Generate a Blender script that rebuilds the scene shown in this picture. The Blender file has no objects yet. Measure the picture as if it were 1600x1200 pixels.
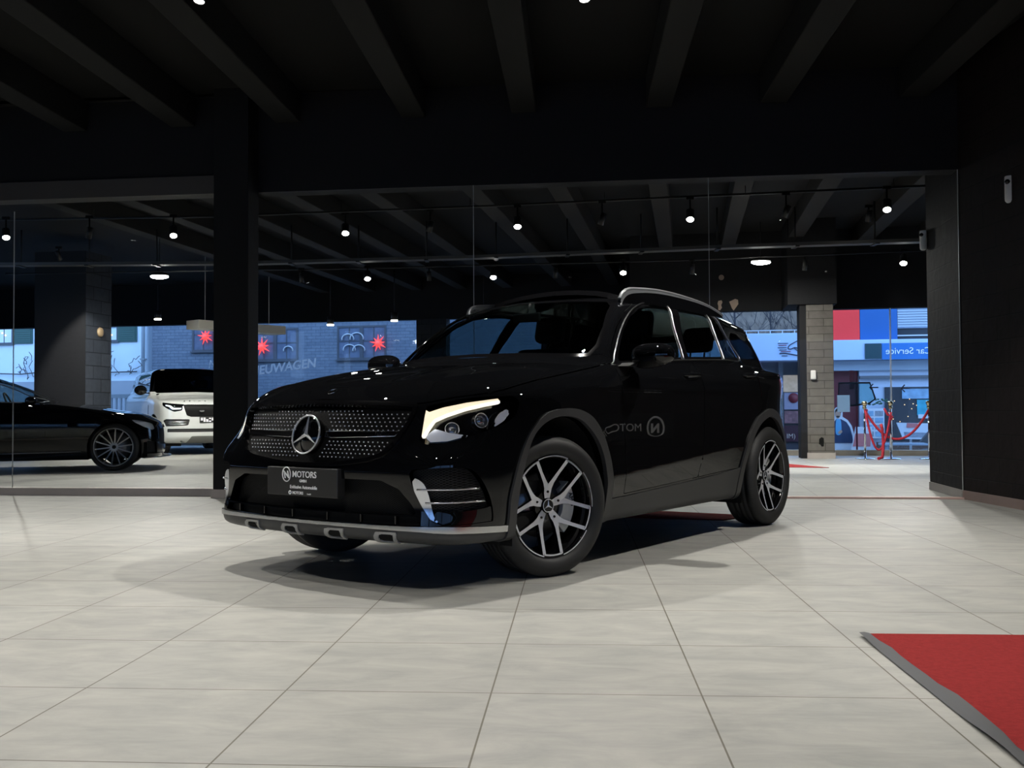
import math, random
import numpy as np
# ---------------------------------------------------------------- camera calibration (metres, radians)
FPX=1550.0; PIT=0.0259; ROL=-0.0056; HC=0.876
CARX,CARY,CARA=-0.5536,5.694,4.0686
TILX,TILY,TILA,TILS=-1.358,3.177,-0.0650,0.6455
WALLD,WALLA=9.99,-0.1199
# ---------------------------------------------------------------- small implicit-surface kit
def ip(x,pts):
    """smooth (monotone cubic-ish) interpolation through pts"""
    xs=np.array([p[0] for p in pts],float); ys=np.array([p[1] for p in pts],float)
    d=np.diff(ys)/np.diff(xs)
    m=np.zeros_like(ys); m[0]=d[0]; m[-1]=d[-1]
    for i in range(1,len(ys)-1):
        if d[i-1]*d[i]>0: m[i]=2*d[i-1]*d[i]/(d[i-1]+d[i])
    x=np.asarray(x,float); xc=np.clip(x,xs[0],xs[-1])
    i=np.clip(np.searchsorted(xs,xc)-1,0,len(xs)-2)
    h=xs[i+1]-xs[i]; t=(xc-xs[i])/h
    r=(2*t**3-3*t**2+1)*ys[i]+(t**3-2*t**2+t)*h*m[i]+(-2*t**3+3*t**2)*ys[i+1]+(t**3-t**2)*h*m[i+1]
    return r+np.where(x>xs[-1],(x-xs[-1])*m[-1],0)+np.where(x<xs[0],(x-xs[0])*m[0],0)
def smax(a,b,k):
    h=np.maximum(k-np.abs(a-b),0)/k
    return np.maximum(a,b)+h*h*k*.25
def smin(a,b,k): return -smax(-a,-b,k)
def sst(a,b,x):
    t=np.clip((x-a)/(b-a),0,1); return t*t*(3-2*t)
def bump(x,c,w): return np.exp(-((x-c)/w)**2)
def grad(f,P,e=1.5e-3):
    g=np.empty_like(P)
    for k in range(3):
        d=np.zeros(3); d[k]=e
        A=P+d;B=P-d
        g[:,k]=(f(A[:,0],A[:,1],A[:,2])-f(B[:,0],B[:,1],B[:,2]))/(2*e)
    return g
def newton(f,P,n=4):
    for _ in range(n):
        g=grad(f,P); v=f(P[:,0],P[:,1],P[:,2])
        P=P-g*(np.clip(v/np.maximum((g*g).sum(1),1e-3),-.02,.02))[:,None]
    return P
def surface(f,lo,hi,h):
    """surface nets: quads on f=0"""
    n=[int(math.ceil((hi[k]-lo[k])/h))+1 for k in range(3)]
    ax=[lo[k]+h*np.arange(n[k]) for k in range(3)]
    F=np.empty(n)
    for i in range(0,n[0],16):
        X,Y,Z=np.meshgrid(ax[0][i:i+16],ax[1],ax[2],indexing='ij'); F[i:i+16]=f(X,Y,Z)
    S=F<0
    c=np.zeros([m-1 for m in n],int)
    for a in (0,1):
        for b in (0,1):
            for d in (0,1): c+=S[a:n[0]-1+a,b:n[1]-1+b,d:n[2]-1+d]
    act=(c>0)&(c<8)
    idx=-np.ones(act.shape,int); idx[act]=np.arange(act.sum())
    I=np.argwhere(act)
    acc=np.zeros((len(I),3)); cnt=np.zeros(len(I))
    cor=[(a,b,d) for a in (0,1) for b in (0,1) for d in (0,1)]
    for p in cor:
        for k in range(3):
            if p[k]==0:
                q=list(p); q[k]=1
                A=F[I[:,0]+p[0],I[:,1]+p[1],I[:,2]+p[2]]; B=F[I[:,0]+q[0],I[:,1]+q[1],I[:,2]+q[2]]
                m=(A<0)!=(B<0); t=np.where(m,A/np.where(m,A-B,1),0)
                v=np.array(p,float)[None]+np.zeros((len(I),3)); v[:,k]+=t
                acc+=v*m[:,None]; cnt+=m
    P=(I+acc/cnt[:,None])*h+np.array(lo)
    P=newton(f,P)
    Q=[]
    for k in range(3):
        u,v=(k+1)%3,(k+2)%3
        sl0=[slice(None)]*3; sl1=[slice(None)]*3; sl0[k]=slice(0,-1); sl1[k]=slice(1,None)
        E=np.argwhere(S[tuple(sl0)]!=S[tuple(sl1)])
        if not len(E): continue
        E=E[(E[:,u]>0)&(E[:,v]>0)&(E[:,u]<n[u]-1)&(E[:,v]<n[v]-1)]
        inn=S[E[:,0],E[:,1],E[:,2]]
        def gi(du,dv):
            e=E.copy(); e[:,u]-=du; e[:,v]-=dv
            return idx[e[:,0],e[:,1],e[:,2]]
        q=np.stack([gi(1,1),gi(0,1),gi(0,0),gi(1,0)],1)
        q[~inn]=q[~inn][:,::-1]
        Q.append(q)
    return P,np.concatenate(Q)
def tris(Q): return np.concatenate([Q[:,[0,1,2]],Q[:,[0,2,3]]])
def cut(P,T,v):
    """split triangle mesh by scalar per vertex; returns (inside v<0),(outside)"""
    v=np.where(np.abs(v)<1e-9,1e-9,v)
    s=v[T]<0; n=s.sum(1)
    ins=[T[n==3]]; out=[T[n==0]]
    M=np.where((n>0)&(n<3))[0]
    if len(M)==0: return sub(P,ins[0]),sub(P,out[0])
    TT=T[M].copy(); sm=s[M]; nm=n[M]
    lone=np.where(nm==1, sm.argmax(1), (~sm).argmax(1))
    r=np.arange(len(M))
    a=TT[r,lone];b=TT[r,(lone+1)%3];c=TT[r,(lone+2)%3]
    def edge(a,b):
        lo=np.minimum(a,b);hi=np.maximum(a,b); return lo,hi
    E=np.concatenate([np.stack(edge(a,b),1),np.stack(edge(a,c),1)])
    U,inv=np.unique(E,axis=0,return_inverse=True); inv=inv.reshape(-1)
    t=v[U[:,0]]/(v[U[:,0]]-v[U[:,1]])
    NP=P[U[:,0]]*(1-t)[:,None]+P[U[:,1]]*t[:,None]
    ab=len(P)+inv[:len(M)]; ac=len(P)+inv[len(M):]
    one=np.stack([a,ab,ac],1); two=np.concatenate([np.stack([ab,b,c],1),np.stack([ab,c,ac],1)])
    k=nm==1; k2=np.concatenate([k,k])
    ins+= [one[k],two[~k2]]; out+=[one[~k],two[k2]]
    P2=np.concatenate([P,NP])
    return sub(P2,np.concatenate(ins)),sub(P2,np.concatenate(out))
def sub(P,T):
    if len(T)==0: return np.zeros((0,3)),np.zeros((0,3),int)
    u,inv=np.unique(T,return_inverse=True)
    return P[u],inv.reshape(T.shape)
def polysd(a,b,poly):
    """signed distance (negative inside) to a closed 2D polygon"""
    poly=np.asarray(poly,float); a=np.asarray(a,float); b=np.asarray(b,float)
    d=np.full(a.shape,1e9); ins=np.zeros(a.shape,bool)
    n=len(poly)
    for i in range(n):
        x0,y0=poly[i]; x1,y1=poly[(i+1)%n]
        ex,ey=x1-x0,y1-y0; L=ex*ex+ey*ey
        if L<1e-14: continue
        t=np.clip(((a-x0)*ex+(b-y0)*ey)/L,0,1)
        d=np.minimum(d,(a-x0-t*ex)**2+(b-y0-t*ey)**2)
        m=((y0>b)!=(y1>b))
        with np.errstate(divide='ignore',invalid='ignore'):
            xi=x0+(b-y0)*(ex)/(ey if ey!=0 else 1e-12)
        ins^=m&(a<xi)
    return np.where(ins,-1,1)*np.sqrt(d)
def spline(pts,n=8,closed=True):
    """Catmull-Rom through pts"""
    p=np.asarray(pts,float); N=len(p); out=[]
    rng=range(N) if closed else range(N-1)
    for i in rng:
        if closed: a,b,c,d=p[i-1],p[i],p[(i+1)%N],p[(i+2)%N]
        else: a,b,c,d=p[max(i-1,0)],p[i],p[i+1],p[min(i+2,N-1)]
        for k in range(n):
            t=k/n
            out.append(.5*((2*b)+(-a+c)*t+(2*a-5*b+4*c-d)*t*t+(-a+3*b-3*c+d)*t**3))
    if not closed: out.append(p[-1])
    return np.array(out)
# ---------------------------------------------------------------- black SUV body (x forward from front axle, y left, z up)
XF=[(.18,.66),(.23,.76),(.27,.815),(.31,.825),(.42,.818),(.50,.828),(.58,.833),(.64,.826),(.72,.815),(.80,.795),(.88,.765),(.93,.72),(1.0,.62)]
GLO=[(0,0),(.2,.004),(.4,.016),(.6,.04),(.7,.062),(.78,.092),(.84,.15),(.88,.24),(.91,.36),(.94,.56),(.97,.9)]
GHI=[(0,0),(.2,.006),(.4,.028),(.5,.048),(.6,.08),(.66,.108),(.72,.148),(.78,.205),(.84,.29),(.88,.38),(.915,.52),(.945,.75),(.97,1.0)]
HOOD=[(.80,.90),(.72,.95),(.6,1.0),(.4,1.05),(.1,1.10),(-.2,1.14),(-.5,1.17),(-.9,1.20),(-2.5,1.215),(-3.2,1.20),(-3.8,1.13)][::-1]
ROOF=[(-3.6,1.46),(-3.4,1.52),(-3.0,1.585),(-2.5,1.625),(-2.0,1.64),(-1.6,1.637),(-1.25,1.612),(-1.0,1.57),(-.8,1.51)]
def glc_side(x,z):
    w=ip(z,[(.2,.928),(.30,.932),(.42,.936),(.55,.940),(.64,.9425),(.72,.944),(.84,.944),(.97,.94),(1.06,.928),(1.12,.905),(1.18,.868),(1.24,.82)])
    q=.49+(-.77-x)*.082-z        # crease above the sill: the panel turns under below it
    q=np.where(q>.012,q,np.where(q<-.012,0,(q+.012)**2/.048)); w=w-.17*q*sst(-2.9,-2.5,x)*(1-sst(-.55,-.2,x))-.10*np.maximum(.42-z,0)*(1-sst(-2.9,-2.5,x)*(1-sst(-.55,-.2,x)))
    w=w+.006*bump(z,1.0,.018)*sst(-3.2,-2.6,x)*(1-sst(-.5,.2,x))
    # fender bulges round the wheels
    w=w+.012*bump(np.hypot(x,z-.36),.46,.12)*(z>.0)+.012*bump(np.hypot(x+2.873,z-.36),.46,.12)
    w=w-.03*sst(0,.8,x)-.05*(1-sst(-3.8,-2.7,x))
    return w
def glc(x,y,z):
    y=np.abs(y)
    side=y-glc_side(x,z)
    k=sst(.62,.82,z)
    g=ip(y,GLO)*(1-k)+ip(y,GHI)*k
    front=(x-(ip(z,XF)-g))*.8
    zt=ip(x,HOOD)-.035*(y/.9)**2*1.0-.05*sst(.55,.95,y)*sst(-.9,-.2,x)+.012*bump(y,.42,.10)*sst(-.6,.1,x)
    zt=zt-.06*sst(.80,.98,y)
    top=z-zt
    rr=ip(z,[(.2,-3.62),(.32,-3.76),(.5,-3.81),(.65,-3.815),(.75,-3.77),(.9,-3.765),(1.0,-3.78),(1.08,-3.79),(1.15,-3.77)])
    rear=(rr+ip(y,[(0,0),(.4,.02),(.6,.07),(.75,.19),(.8,.28),(.85,.41),(.90,.60),(.94,.85),(.97,1.1)])-x)*.85
    low=smax(side,top,.09)
    low=smax(low,front,.045); low=smax(low,rear,.08); low=smax(low,.24-z,.05)
    # greenhouse
    yg=ip(z,[(1.0,.895),(1.10,.88),(1.21,.84),(1.35,.77),(1.45,.725),(1.55,.685),(1.65,.64)])
    yg=yg-.10*(1-sst(-3.5,-2.0,x))-.03*sst(-1.5,-.6,x)
    gs=(y-yg)*.9
    ws=ip(z,[(1.05,-.33),(1.18,-.48),(1.3,-.64),(1.45,-.88),(1.56,-1.10),(1.64,-1.30)])-ip(y,[(0,0),(.3,.03),(.5,.075),(.65,.13),(.78,.22),(.9,.36)])
    gw=(x-ws)*.62
    zr=ip(x,ROOF)-ip(y,[(0,0),(.3,.006),(.5,.022),(.62,.045),(.75,.10)])
    gt=z-zr
    rw=ip(z,[(1.0,-3.80),(1.1,-3.77),(1.25,-3.69),(1.4,-3.575),(1.5,-3.50),(1.56,-3.47)])+ip(y,[(0,0),(.3,.02),(.45,.08),(.55,.17),(.62,.29),(.7,.41),(.8,.58)])
    gr=(rw-x)*.85
    gh=smax(gs,gt,.06); gh=np.maximum(gh,1.0-z); gh=smax(gh,gw,.035); gh=smax(gh,gr,.05)
    return smin(low,gh,.035)
import bpy, bmesh
from mathutils import Matrix, Vector
COL=bpy.context.scene.collection
R=math.radians
# ---------------------------------------------------------------- materials
MATS={}
def nt(name):
    m=bpy.data.materials.new(name); m.use_nodes=True
    t=m.node_tree; t.nodes.clear(); o=t.nodes.new('ShaderNodeOutputMaterial'); MATS[name]=m
    return m,t,o
def P_(name,col,rough=.5,metal=0,spec=.5,coat=0,coatr=.03,emit=None,es=0,noise=None,bump=None,alpha=None):
    m,t,o=nt(name); b=t.nodes.new('ShaderNodeBsdfPrincipled'); t.links.new(b.outputs[0],o.inputs[0])
    b.inputs['Base Color'].default_value=(*col,1); b.inputs['Roughness'].default_value=rough
    b.inputs['Metallic'].default_value=metal; b.inputs['Specular IOR Level'].default_value=spec
    b.inputs['Coat Weight'].default_value=coat; b.inputs['Coat Roughness'].default_value=coatr
    if emit: b.inputs['Emission Color'].default_value=(*emit,1); b.inputs['Emission Strength'].default_value=es
    if noise:
        sc,amt=noise; c=t.nodes.new('ShaderNodeTexCoord'); n=t.nodes.new('ShaderNodeTexNoise'); n.inputs['Scale'].default_value=sc
        n.inputs['Detail'].default_value=6
        t.links.new(c.outputs['Object'],n.inputs['Vector'])
        r=t.nodes.new('ShaderNodeMapRange'); r.inputs['To Min'].default_value=1-amt; r.inputs['To Max'].default_value=1+amt
        t.links.new(n.outputs[0],r.inputs[0])
        x=t.nodes.new('ShaderNodeVectorMath'); x.operation='SCALE'; x.inputs[0].default_value=col
        t.links.new(r.outputs[0],x.inputs['Scale']); t.links.new(x.outputs[0],b.inputs['Base Color'])
    if bump:
        sc,st=bump; c=t.nodes.new('ShaderNodeTexCoord'); n=t.nodes.new('ShaderNodeTexNoise'); n.inputs['Scale'].default_value=sc
        n.inputs['Detail'].default_value=5
        t.links.new(c.outputs['Object'],n.inputs['Vector'])
        u=t.nodes.new('ShaderNodeBump'); u.inputs['Strength'].default_value=st; u.inputs['Distance'].default_value=.01
        t.links.new(n.outputs[0],u.inputs['Height']); t.links.new(u.outputs[0],b.inputs['Normal'])
    return m
def glass(name,tint,refl=1.0,ior=1.45):
    """thin clear pane: see-through tint with a fresnel mirror on top"""
    m,t,o=nt(name); tr=t.nodes.new('ShaderNodeBsdfTransparent'); tr.inputs[0].default_value=(*tint,1)
    g=t.nodes.new('ShaderNodeBsdfGlossy'); g.inputs['Roughness'].default_value=.0
    ge=t.nodes.new('ShaderNodeNewGeometry'); dt=t.nodes.new('ShaderNodeVectorMath'); dt.operation='DOT_PRODUCT'; t.links.new(ge.outputs['Normal'],dt.inputs[0]); t.links.new(ge.outputs['Incoming'],dt.inputs[1])
    def mt(op,*a):
        n=t.nodes.new('ShaderNodeMath'); n.operation=op
        for i,v in enumerate(a):
            if isinstance(v,(int,float)): n.inputs[i].default_value=v
            else: t.links.new(v,n.inputs[i])
        return n.outputs[0]
    r0=((ior-1)/(ior+1))**2
    sch=mt('MULTIPLY_ADD',mt('POWER',mt('SUBTRACT',1.0,mt('ABSOLUTE',dt.outputs['Value'])),5.0),1-r0,r0)      # Schlick reflectance, same from both sides
    k=mt('MULTIPLY',sch,refl).node
    x=t.nodes.new('ShaderNodeMixShader'); t.links.new(k.outputs[0],x.inputs[0]); t.links.new(tr.outputs[0],x.inputs[1]); t.links.new(g.outputs[0],x.inputs[2])
    t.links.new(x.outputs[0],o.inputs[0]); return m
def trans(name,col):
    m,t,o=nt(name); a=t.nodes.new('ShaderNodeBsdfTranslucent'); a.inputs[0].default_value=(*col,1); b=t.nodes.new('ShaderNodeBsdfDiffuse'); b.inputs[0].default_value=(*col,1)
    x=t.nodes.new('ShaderNodeMixShader'); x.inputs[0].default_value=.35; t.links.new(a.outputs[0],x.inputs[1]); t.links.new(b.outputs[0],x.inputs[2]); t.links.new(x.outputs[0],o.inputs[0]); return m
def tyremat(name):
    m,t,o=nt(name); L=t.links; N=t.nodes.new; b=N('ShaderNodeBsdfPrincipled'); L.new(b.outputs[0],o.inputs[0]); b.inputs['Base Color'].default_value=(.020,.020,.020,1); b.inputs['Roughness'].default_value=.6; b.inputs['Specular IOR Level'].default_value=.35
    c=N('ShaderNodeTexCoord'); s=N('ShaderNodeSeparateXYZ'); L.new(c.outputs['Object'],s.inputs[0])
    def M(op,*a):
        n=N('ShaderNodeMath'); n.operation=op
        for i,v in enumerate(a):
            if isinstance(v,(int,float)): n.inputs[i].default_value=v
            else: L.new(v,n.inputs[i])
        return n.outputs[0]
    an=M('ARCTAN2',s.outputs['Z'],s.outputs['X']); rad=M('SQRT',M('ADD',M('POWER',s.outputs['X'],2),M('POWER',s.outputs['Z'],2)))
    w=M('SINE',M('MULTIPLY_ADD',s.outputs['Y'],26,M('MULTIPLY',an,64))); g=M('MULTIPLY',M('GREATER_THAN',w,.80),M('GREATER_THAN',rad,.350))
    u=N('ShaderNodeBump'); u.invert=True; u.inputs['Strength'].default_value=1; u.inputs['Distance'].default_value=.006; L.new(g,u.inputs['Height']); L.new(u.outputs[0],b.inputs['Normal']); return m
def emis(name,col,s):
    m,t,o=nt(name); e=t.nodes.new('ShaderNodeEmission'); e.inputs[0].default_value=(*col,1); e.inputs[1].default_value=s
    t.links.new(e.outputs[0],o.inputs[0]); return m
def brickmat(name,c1,c2,mortar,bw,rh,ms,axis='XZ',bumpst=.6,rough=.7,off=.5,noise=.25):
    m,t,o=nt(name); L=t.links; b=t.nodes.new('ShaderNodeBsdfPrincipled'); L.new(b.outputs[0],o.inputs[0]); b.inputs['Roughness'].default_value=rough; b.inputs['Specular IOR Level'].default_value=.2
    c=t.nodes.new('ShaderNodeTexCoord'); s=t.nodes.new('ShaderNodeSeparateXYZ'); L.new(c.outputs['Object'],s.inputs[0])
    k=t.nodes.new('ShaderNodeCombineXYZ')
    if axis=='BOX':
        a=t.nodes.new('ShaderNodeMath'); a.operation='ADD'; L.new(s.outputs['X'],a.inputs[0]); L.new(s.outputs['Y'],a.inputs[1]); L.new(a.outputs[0],k.inputs[0]); L.new(s.outputs['Z'],k.inputs[1])
    else:
        L.new(s.outputs[axis[0]],k.inputs[0]); L.new(s.outputs[axis[1]],k.inputs[1])
    r=t.nodes.new('ShaderNodeTexBrick'); r.offset=off; L.new(k.outputs[0],r.inputs['Vector'])
    r.inputs['Color1'].default_value=(*c1,1);r.inputs['Color2'].default_value=(*c2,1);r.inputs['Mortar'].default_value=(*mortar,1)
    r.inputs['Scale'].default_value=1; r.inputs['Mortar Size'].default_value=ms; r.inputs['Mortar Smooth'].default_value=.2
    r.inputs['Brick Width'].default_value=bw; r.inputs['Row Height'].default_value=rh
    n=t.nodes.new('ShaderNodeTexNoise'); n.inputs['Scale'].default_value=9; n.inputs['Detail'].default_value=6; L.new(c.outputs['Object'],n.inputs['Vector'])
    mr=t.nodes.new('ShaderNodeMapRange'); mr.inputs['To Min'].default_value=1-noise; mr.inputs['To Max'].default_value=1+noise; L.new(n.outputs[0],mr.inputs[0])
    v=t.nodes.new('ShaderNodeVectorMath'); v.operation='SCALE'; L.new(r.outputs[0],v.inputs[0]); L.new(mr.outputs[0],v.inputs['Scale']); L.new(v.outputs[0],b.inputs['Base Color'])
    h=t.nodes.new('ShaderNodeMath'); h.operation='MULTIPLY_ADD'; L.new(r.outputs['Fac'],h.inputs[0]); h.inputs[1].default_value=-1; L.new(n.outputs[0],h.inputs[2])
    u=t.nodes.new('ShaderNodeBump'); u.inputs['Strength'].default_value=bumpst; u.inputs['Distance'].default_value=.008; L.new(h.outputs[0],u.inputs['Height']); L.new(u.outputs[0],b.inputs['Normal'])
    return m
def tilemat(name):
    m,t,o=nt(name); L=t.links; N=t.nodes.new
    b=N('ShaderNodeBsdfPrincipled'); L.new(b.outputs[0],o.inputs[0])
    c=N('ShaderNodeTexCoord')
    r=N('ShaderNodeTexBrick'); r.offset=0; L.new(c.outputs['Object'],r.inputs['Vector'])
    r.inputs['Color1'].default_value=(.92,.92,.92,1); r.inputs['Color2'].default_value=(1,1,1,1); r.inputs['Mortar'].default_value=(.33,.30,.25,1)
    r.inputs['Scale'].default_value=1; r.inputs['Mortar Size'].default_value=.0028; r.inputs['Mortar Smooth'].default_value=.1
    r.inputs['Brick Width'].default_value=TILS; r.inputs['Row Height'].default_value=TILS
    mp=N('ShaderNodeMapping'); mp.inputs['Scale'].default_value=(.7,1.6,1); L.new(c.outputs['Object'],mp.inputs[0])
    n=N('ShaderNodeTexNoise'); n.inputs['Scale'].default_value=4.6; n.inputs['Detail'].default_value=11; n.inputs['Roughness'].default_value=.65; n.inputs['Distortion'].default_value=.6; L.new(mp.outputs[0],n.inputs['Vector'])
    cr=N('ShaderNodeValToRGB'); L.new(n.outputs[0],cr.inputs[0])
    cr.color_ramp.elements[0].position=.30; cr.color_ramp.elements[0].color=(.265,.268,.252,1)
    cr.color_ramp.elements[1].position=.72; cr.color_ramp.elements[1].color=(.385,.375,.345,1)
    mp2=N('ShaderNodeMapping'); mp2.inputs['Scale'].default_value=(3,22,1); L.new(c.outputs['Object'],mp2.inputs[0])
    n2=N('ShaderNodeTexNoise'); n2.inputs['Scale'].default_value=2; n2.inputs['Detail'].default_value=8; L.new(mp2.outputs[0],n2.inputs['Vector'])
    r2=N('ShaderNodeMapRange'); r2.inputs['To Min'].default_value=.88; r2.inputs['To Max'].default_value=1.12; L.new(n2.outputs[0],r2.inputs[0])
    v0=N('ShaderNodeVectorMath'); v0.operation='SCALE'; L.new(cr.outputs[0],v0.inputs[0]); L.new(r2.outputs[0],v0.inputs['Scale'])
    v=N('ShaderNodeVectorMath'); v.operation='MULTIPLY'; L.new(v0.outputs[0],v.inputs[0]); L.new(r.outputs[0],v.inputs[1]); L.new(v.outputs[0],b.inputs['Base Color'])
    rr=N('ShaderNodeMapRange'); rr.inputs['To Min'].default_value=.46; rr.inputs['To Max'].default_value=.66; L.new(n2.outputs[0],rr.inputs[0]); L.new(rr.outputs[0],b.inputs['Roughness'])
    b.inputs['Specular IOR Level'].default_value=.3
    h=N('ShaderNodeMath'); h.operation='MULTIPLY_ADD'; L.new(r.outputs['Fac'],h.inputs[0]); h.inputs[1].default_value=-1.2; L.new(n2.outputs[0],h.inputs[2])
    u=N('ShaderNodeBump'); u.inputs['Strength'].default_value=.12; u.inputs['Distance'].default_value=.004; L.new(h.outputs[0],u.inputs['Height']); L.new(u.outputs[0],b.inputs['Normal'])
    return m
def meshmat(name,base,hole,sx,sy,ax=('Y','Z')):
    """plastic honeycomb-like mesh pattern"""
    m,t,o=nt(name); L=t.links; N=t.nodes.new
    b=N('ShaderNodeBsdfPrincipled'); L.new(b.outputs[0],o.inputs[0]); b.inputs['Roughness'].default_value=.6; b.inputs['Specular IOR Level'].default_value=.15
    c=N('ShaderNodeTexCoord'); s=N('ShaderNodeSeparateXYZ'); L.new(c.outputs['Object'],s.inputs[0])
    def wave(sg):
        a=N('ShaderNodeMath'); a.operation='MULTIPLY'; a.inputs[1].default_value=sx; L.new(s.outputs[ax[0]],a.inputs[0])
        a2=N('ShaderNodeMath'); a2.operation='MULTIPLY_ADD'; a2.inputs[1].default_value=sy*sg; L.new(s.outputs[ax[1]],a2.inputs[0]); L.new(a.outputs[0],a2.inputs[2])
        w=N('ShaderNodeMath'); w.operation='SINE'; L.new(a2.outputs[0],w.inputs[0])
        q=N('ShaderNodeMath'); q.operation='ABSOLUTE'; L.new(w.outputs[0],q.inputs[0]); return q
    p,q=wave(1),wave(-1)
    mn=N('ShaderNodeMath'); mn.operation='MINIMUM'; L.new(p.outputs[0],mn.inputs[0]); L.new(q.outputs[0],mn.inputs[1])
    g=N('ShaderNodeMath'); g.operation='GREATER_THAN'; g.inputs[1].default_value=.35; L.new(mn.outputs[0],g.inputs[0])
    x=N('ShaderNodeMix'); x.data_type='RGBA'; L.new(g.outputs[0],x.inputs[0]); x.inputs[6].default_value=(*base,1); x.inputs[7].default_value=(*hole,1); L.new(x.outputs[2],b.inputs['Base Color'])
    u=N('ShaderNodeBump'); u.invert=True; u.inputs['Strength'].default_value=1; u.inputs['Distance'].default_value=.006; L.new(g.outputs[0],u.inputs['Height']); L.new(u.outputs[0],b.inputs['Normal'])
    return m
# ---------------------------------------------------------------- objects
def tag(o,label=None,cat=None,group=None,kind=None):
    if label: o['label']=label
    if cat: o['category']=cat
    if group: o['group']=group
    if kind: o['kind']=kind
    return o
def ob(name,data,parent=None,loc=None,rz=0,M=None):
    o=bpy.data.objects.new(name,data); COL.objects.link(o)
    if parent is not None: o.parent=parent
    if M is not None: o.matrix_basis=M
    elif loc is not None or rz: o.location=loc or (0,0,0); o.rotation_euler=(0,0,rz)
    return o
def empty(name,loc=(0,0,0),rz=0,parent=None):
    o=ob(name,None,parent,loc,rz); o.empty_display_size=.2; return o
def me(name,V,F,mat,parent=None,loc=None,rz=0,smooth=False,normals=None,M=None):
    d=bpy.data.meshes.new(name); V=np.asarray(V,float)
    d.from_pydata(V.tolist(),[],[tuple(int(i) for i in f) for f in F]); d.update()
    if mat is not None:
        for q in (mat if isinstance(mat,(list,tuple)) else [mat]): d.materials.append(MATS[q])
    if smooth or normals is not None: d.shade_smooth()
    if normals is not None: d.normals_split_custom_set_from_vertices(np.asarray(normals).tolist())
    return ob(name,d,parent,loc,rz,M)
class MB:
    """collects shapes into one mesh"""
    def __init__(s): s.V=[]; s.F=[]; s.n=0; s.sm=[]; s.mi=[]; s.cur=0
    def add(s,V,F,smooth=False):
        V=np.asarray(V,float).reshape(-1,3); s.V.append(V); 
        for f in F: s.F.append(tuple(int(i)+s.n for i in f)); s.sm.append(smooth); s.mi.append(s.cur)
        s.n+=len(V); return s
    def box(s,a,b,M=None,ch=0):
        x0,y0,z0=a;x1,y1,z1=b
        if ch>0:
            bm=bmesh.new(); bmesh.ops.create_cube(bm,size=1)
            for v in bm.verts: v.co=Vector(((x0+x1)/2+v.co.x*(x1-x0),(y0+y1)/2+v.co.y*(y1-y0),(z0+z1)/2+v.co.z*(z1-z0)))
            bmesh.ops.bevel(bm,geom=bm.edges[:],offset=ch,segments=2,profile=.5,affect='EDGES')
            bm.verts.index_update(); V=np.array([v.co[:] for v in bm.verts]); F=[[v.index for v in f.verts] for f in bm.faces]; bm.free()
        else:
            V=np.array([(x,y,z) for x in (x0,x1) for y in (y0,y1) for z in (z0,z1)]); F=[(0,1,3,2),(4,6,7,5),(0,4,5,1),(2,3,7,6),(0,2,6,4),(1,5,7,3)]
        if M is not None: V=np.array([(M@Vector(v))[:] for v in V])
        return s.add(V,F)
    def tube(s,pts,r,n=8,closed=False,flat=1.0,up=(0,0,1)):
        p=np.asarray(pts,float); N=len(p); T=np.empty_like(p)
        for i in range(N):
            a=p[i-1] if (closed or i>0) else p[i]; b=p[(i+1)%N] if (closed or i<N-1) else p[i]
            T[i]=b-a; T[i]/=max(np.linalg.norm(T[i]),1e-9)
        up=np.array(up,float); V=[]
        rr=r if hasattr(r,'__len__') else [r]*N
        prev=None
        for i in range(N):
            a=np.cross(T[i],up); 
            if np.linalg.norm(a)<.05: a=np.cross(T[i],(0,1,0) if abs(T[i][1])<.9 else (1,0,0))
            a/=np.linalg.norm(a); b=np.cross(a,T[i])
            if prev is not None and a@prev<0: a=-a;b=-b
            prev=a
            for k in range(n):
                t=2*math.pi*k/n; V.append(p[i]+rr[i]*(math.cos(t)*a*flat+math.sin(t)*b))
        F=[]
        for i in range(N if closed else N-1):
            j=(i+1)%N
            for k in range(n): F.append((i*n+k,i*n+(k+1)%n,j*n+(k+1)%n,j*n+k))
        s.add(V,F,True)
        if not closed: s.F.append(tuple(s.n-len(V)+k for k in range(n))[::-1]); s.sm.append(False); s.mi.append(s.cur); s.F.append(tuple(s.n-n+k for k in range(n))); s.sm.append(False); s.mi.append(s.cur)
        return s
    def cyl(s,a,b,r,n=20,r2=None): return s.tube([a,b],[r,r if r2 is None else r2],n,up=(0.01,.02,1) if abs(a[0]-b[0])+abs(a[1]-b[1])>1e-6 else (0,1,0))
    def lathe(s,prof,n=48,axis='z',M=None,smooth=True):
        V=[];F=[];m=len(prof)
        for i in range(n):
            t=2*math.pi*i/n
            for r,h in prof:
                c,q=r*math.cos(t),r*math.sin(t)
                V.append((c,q,h) if axis=='z' else ((c,h,q) if axis=='y' else (h,c,q)))
        for i in range(n):
            j=(i+1)%n
            for k in range(m-1):
                f=(i*m+k,j*m+k,j*m+k+1,i*m+k+1); F.append(f if axis!='y' else f[::-1])
        if M is not None: V=[(M@Vector(v))[:] for v in V]
        return s.add(V,F,smooth)
    def prism(s,poly,h0,h1,plane='xy',M=None,smooth=False):
        """extrude a 2D polygon; plane gives the axes of (u,v); the third axis runs h0..h1"""
        n=len(poly)
        def pt(u,v,h): return {'xy':(u,v,h),'xz':(u,h,v),'yz':(h,u,v)}[plane]
        V=[pt(u,v,h0) for u,v in poly]+[pt(u,v,h1) for u,v in poly]
        F=[(i,(i+1)%n,n+(i+1)%n,n+i) for i in range(n)]+[tuple(range(n))[::-1],tuple(range(n,2*n))]
        if M is not None: V=[(M@Vector(v))[:] for v in V]
        return s.add(V,F,smooth)
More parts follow.
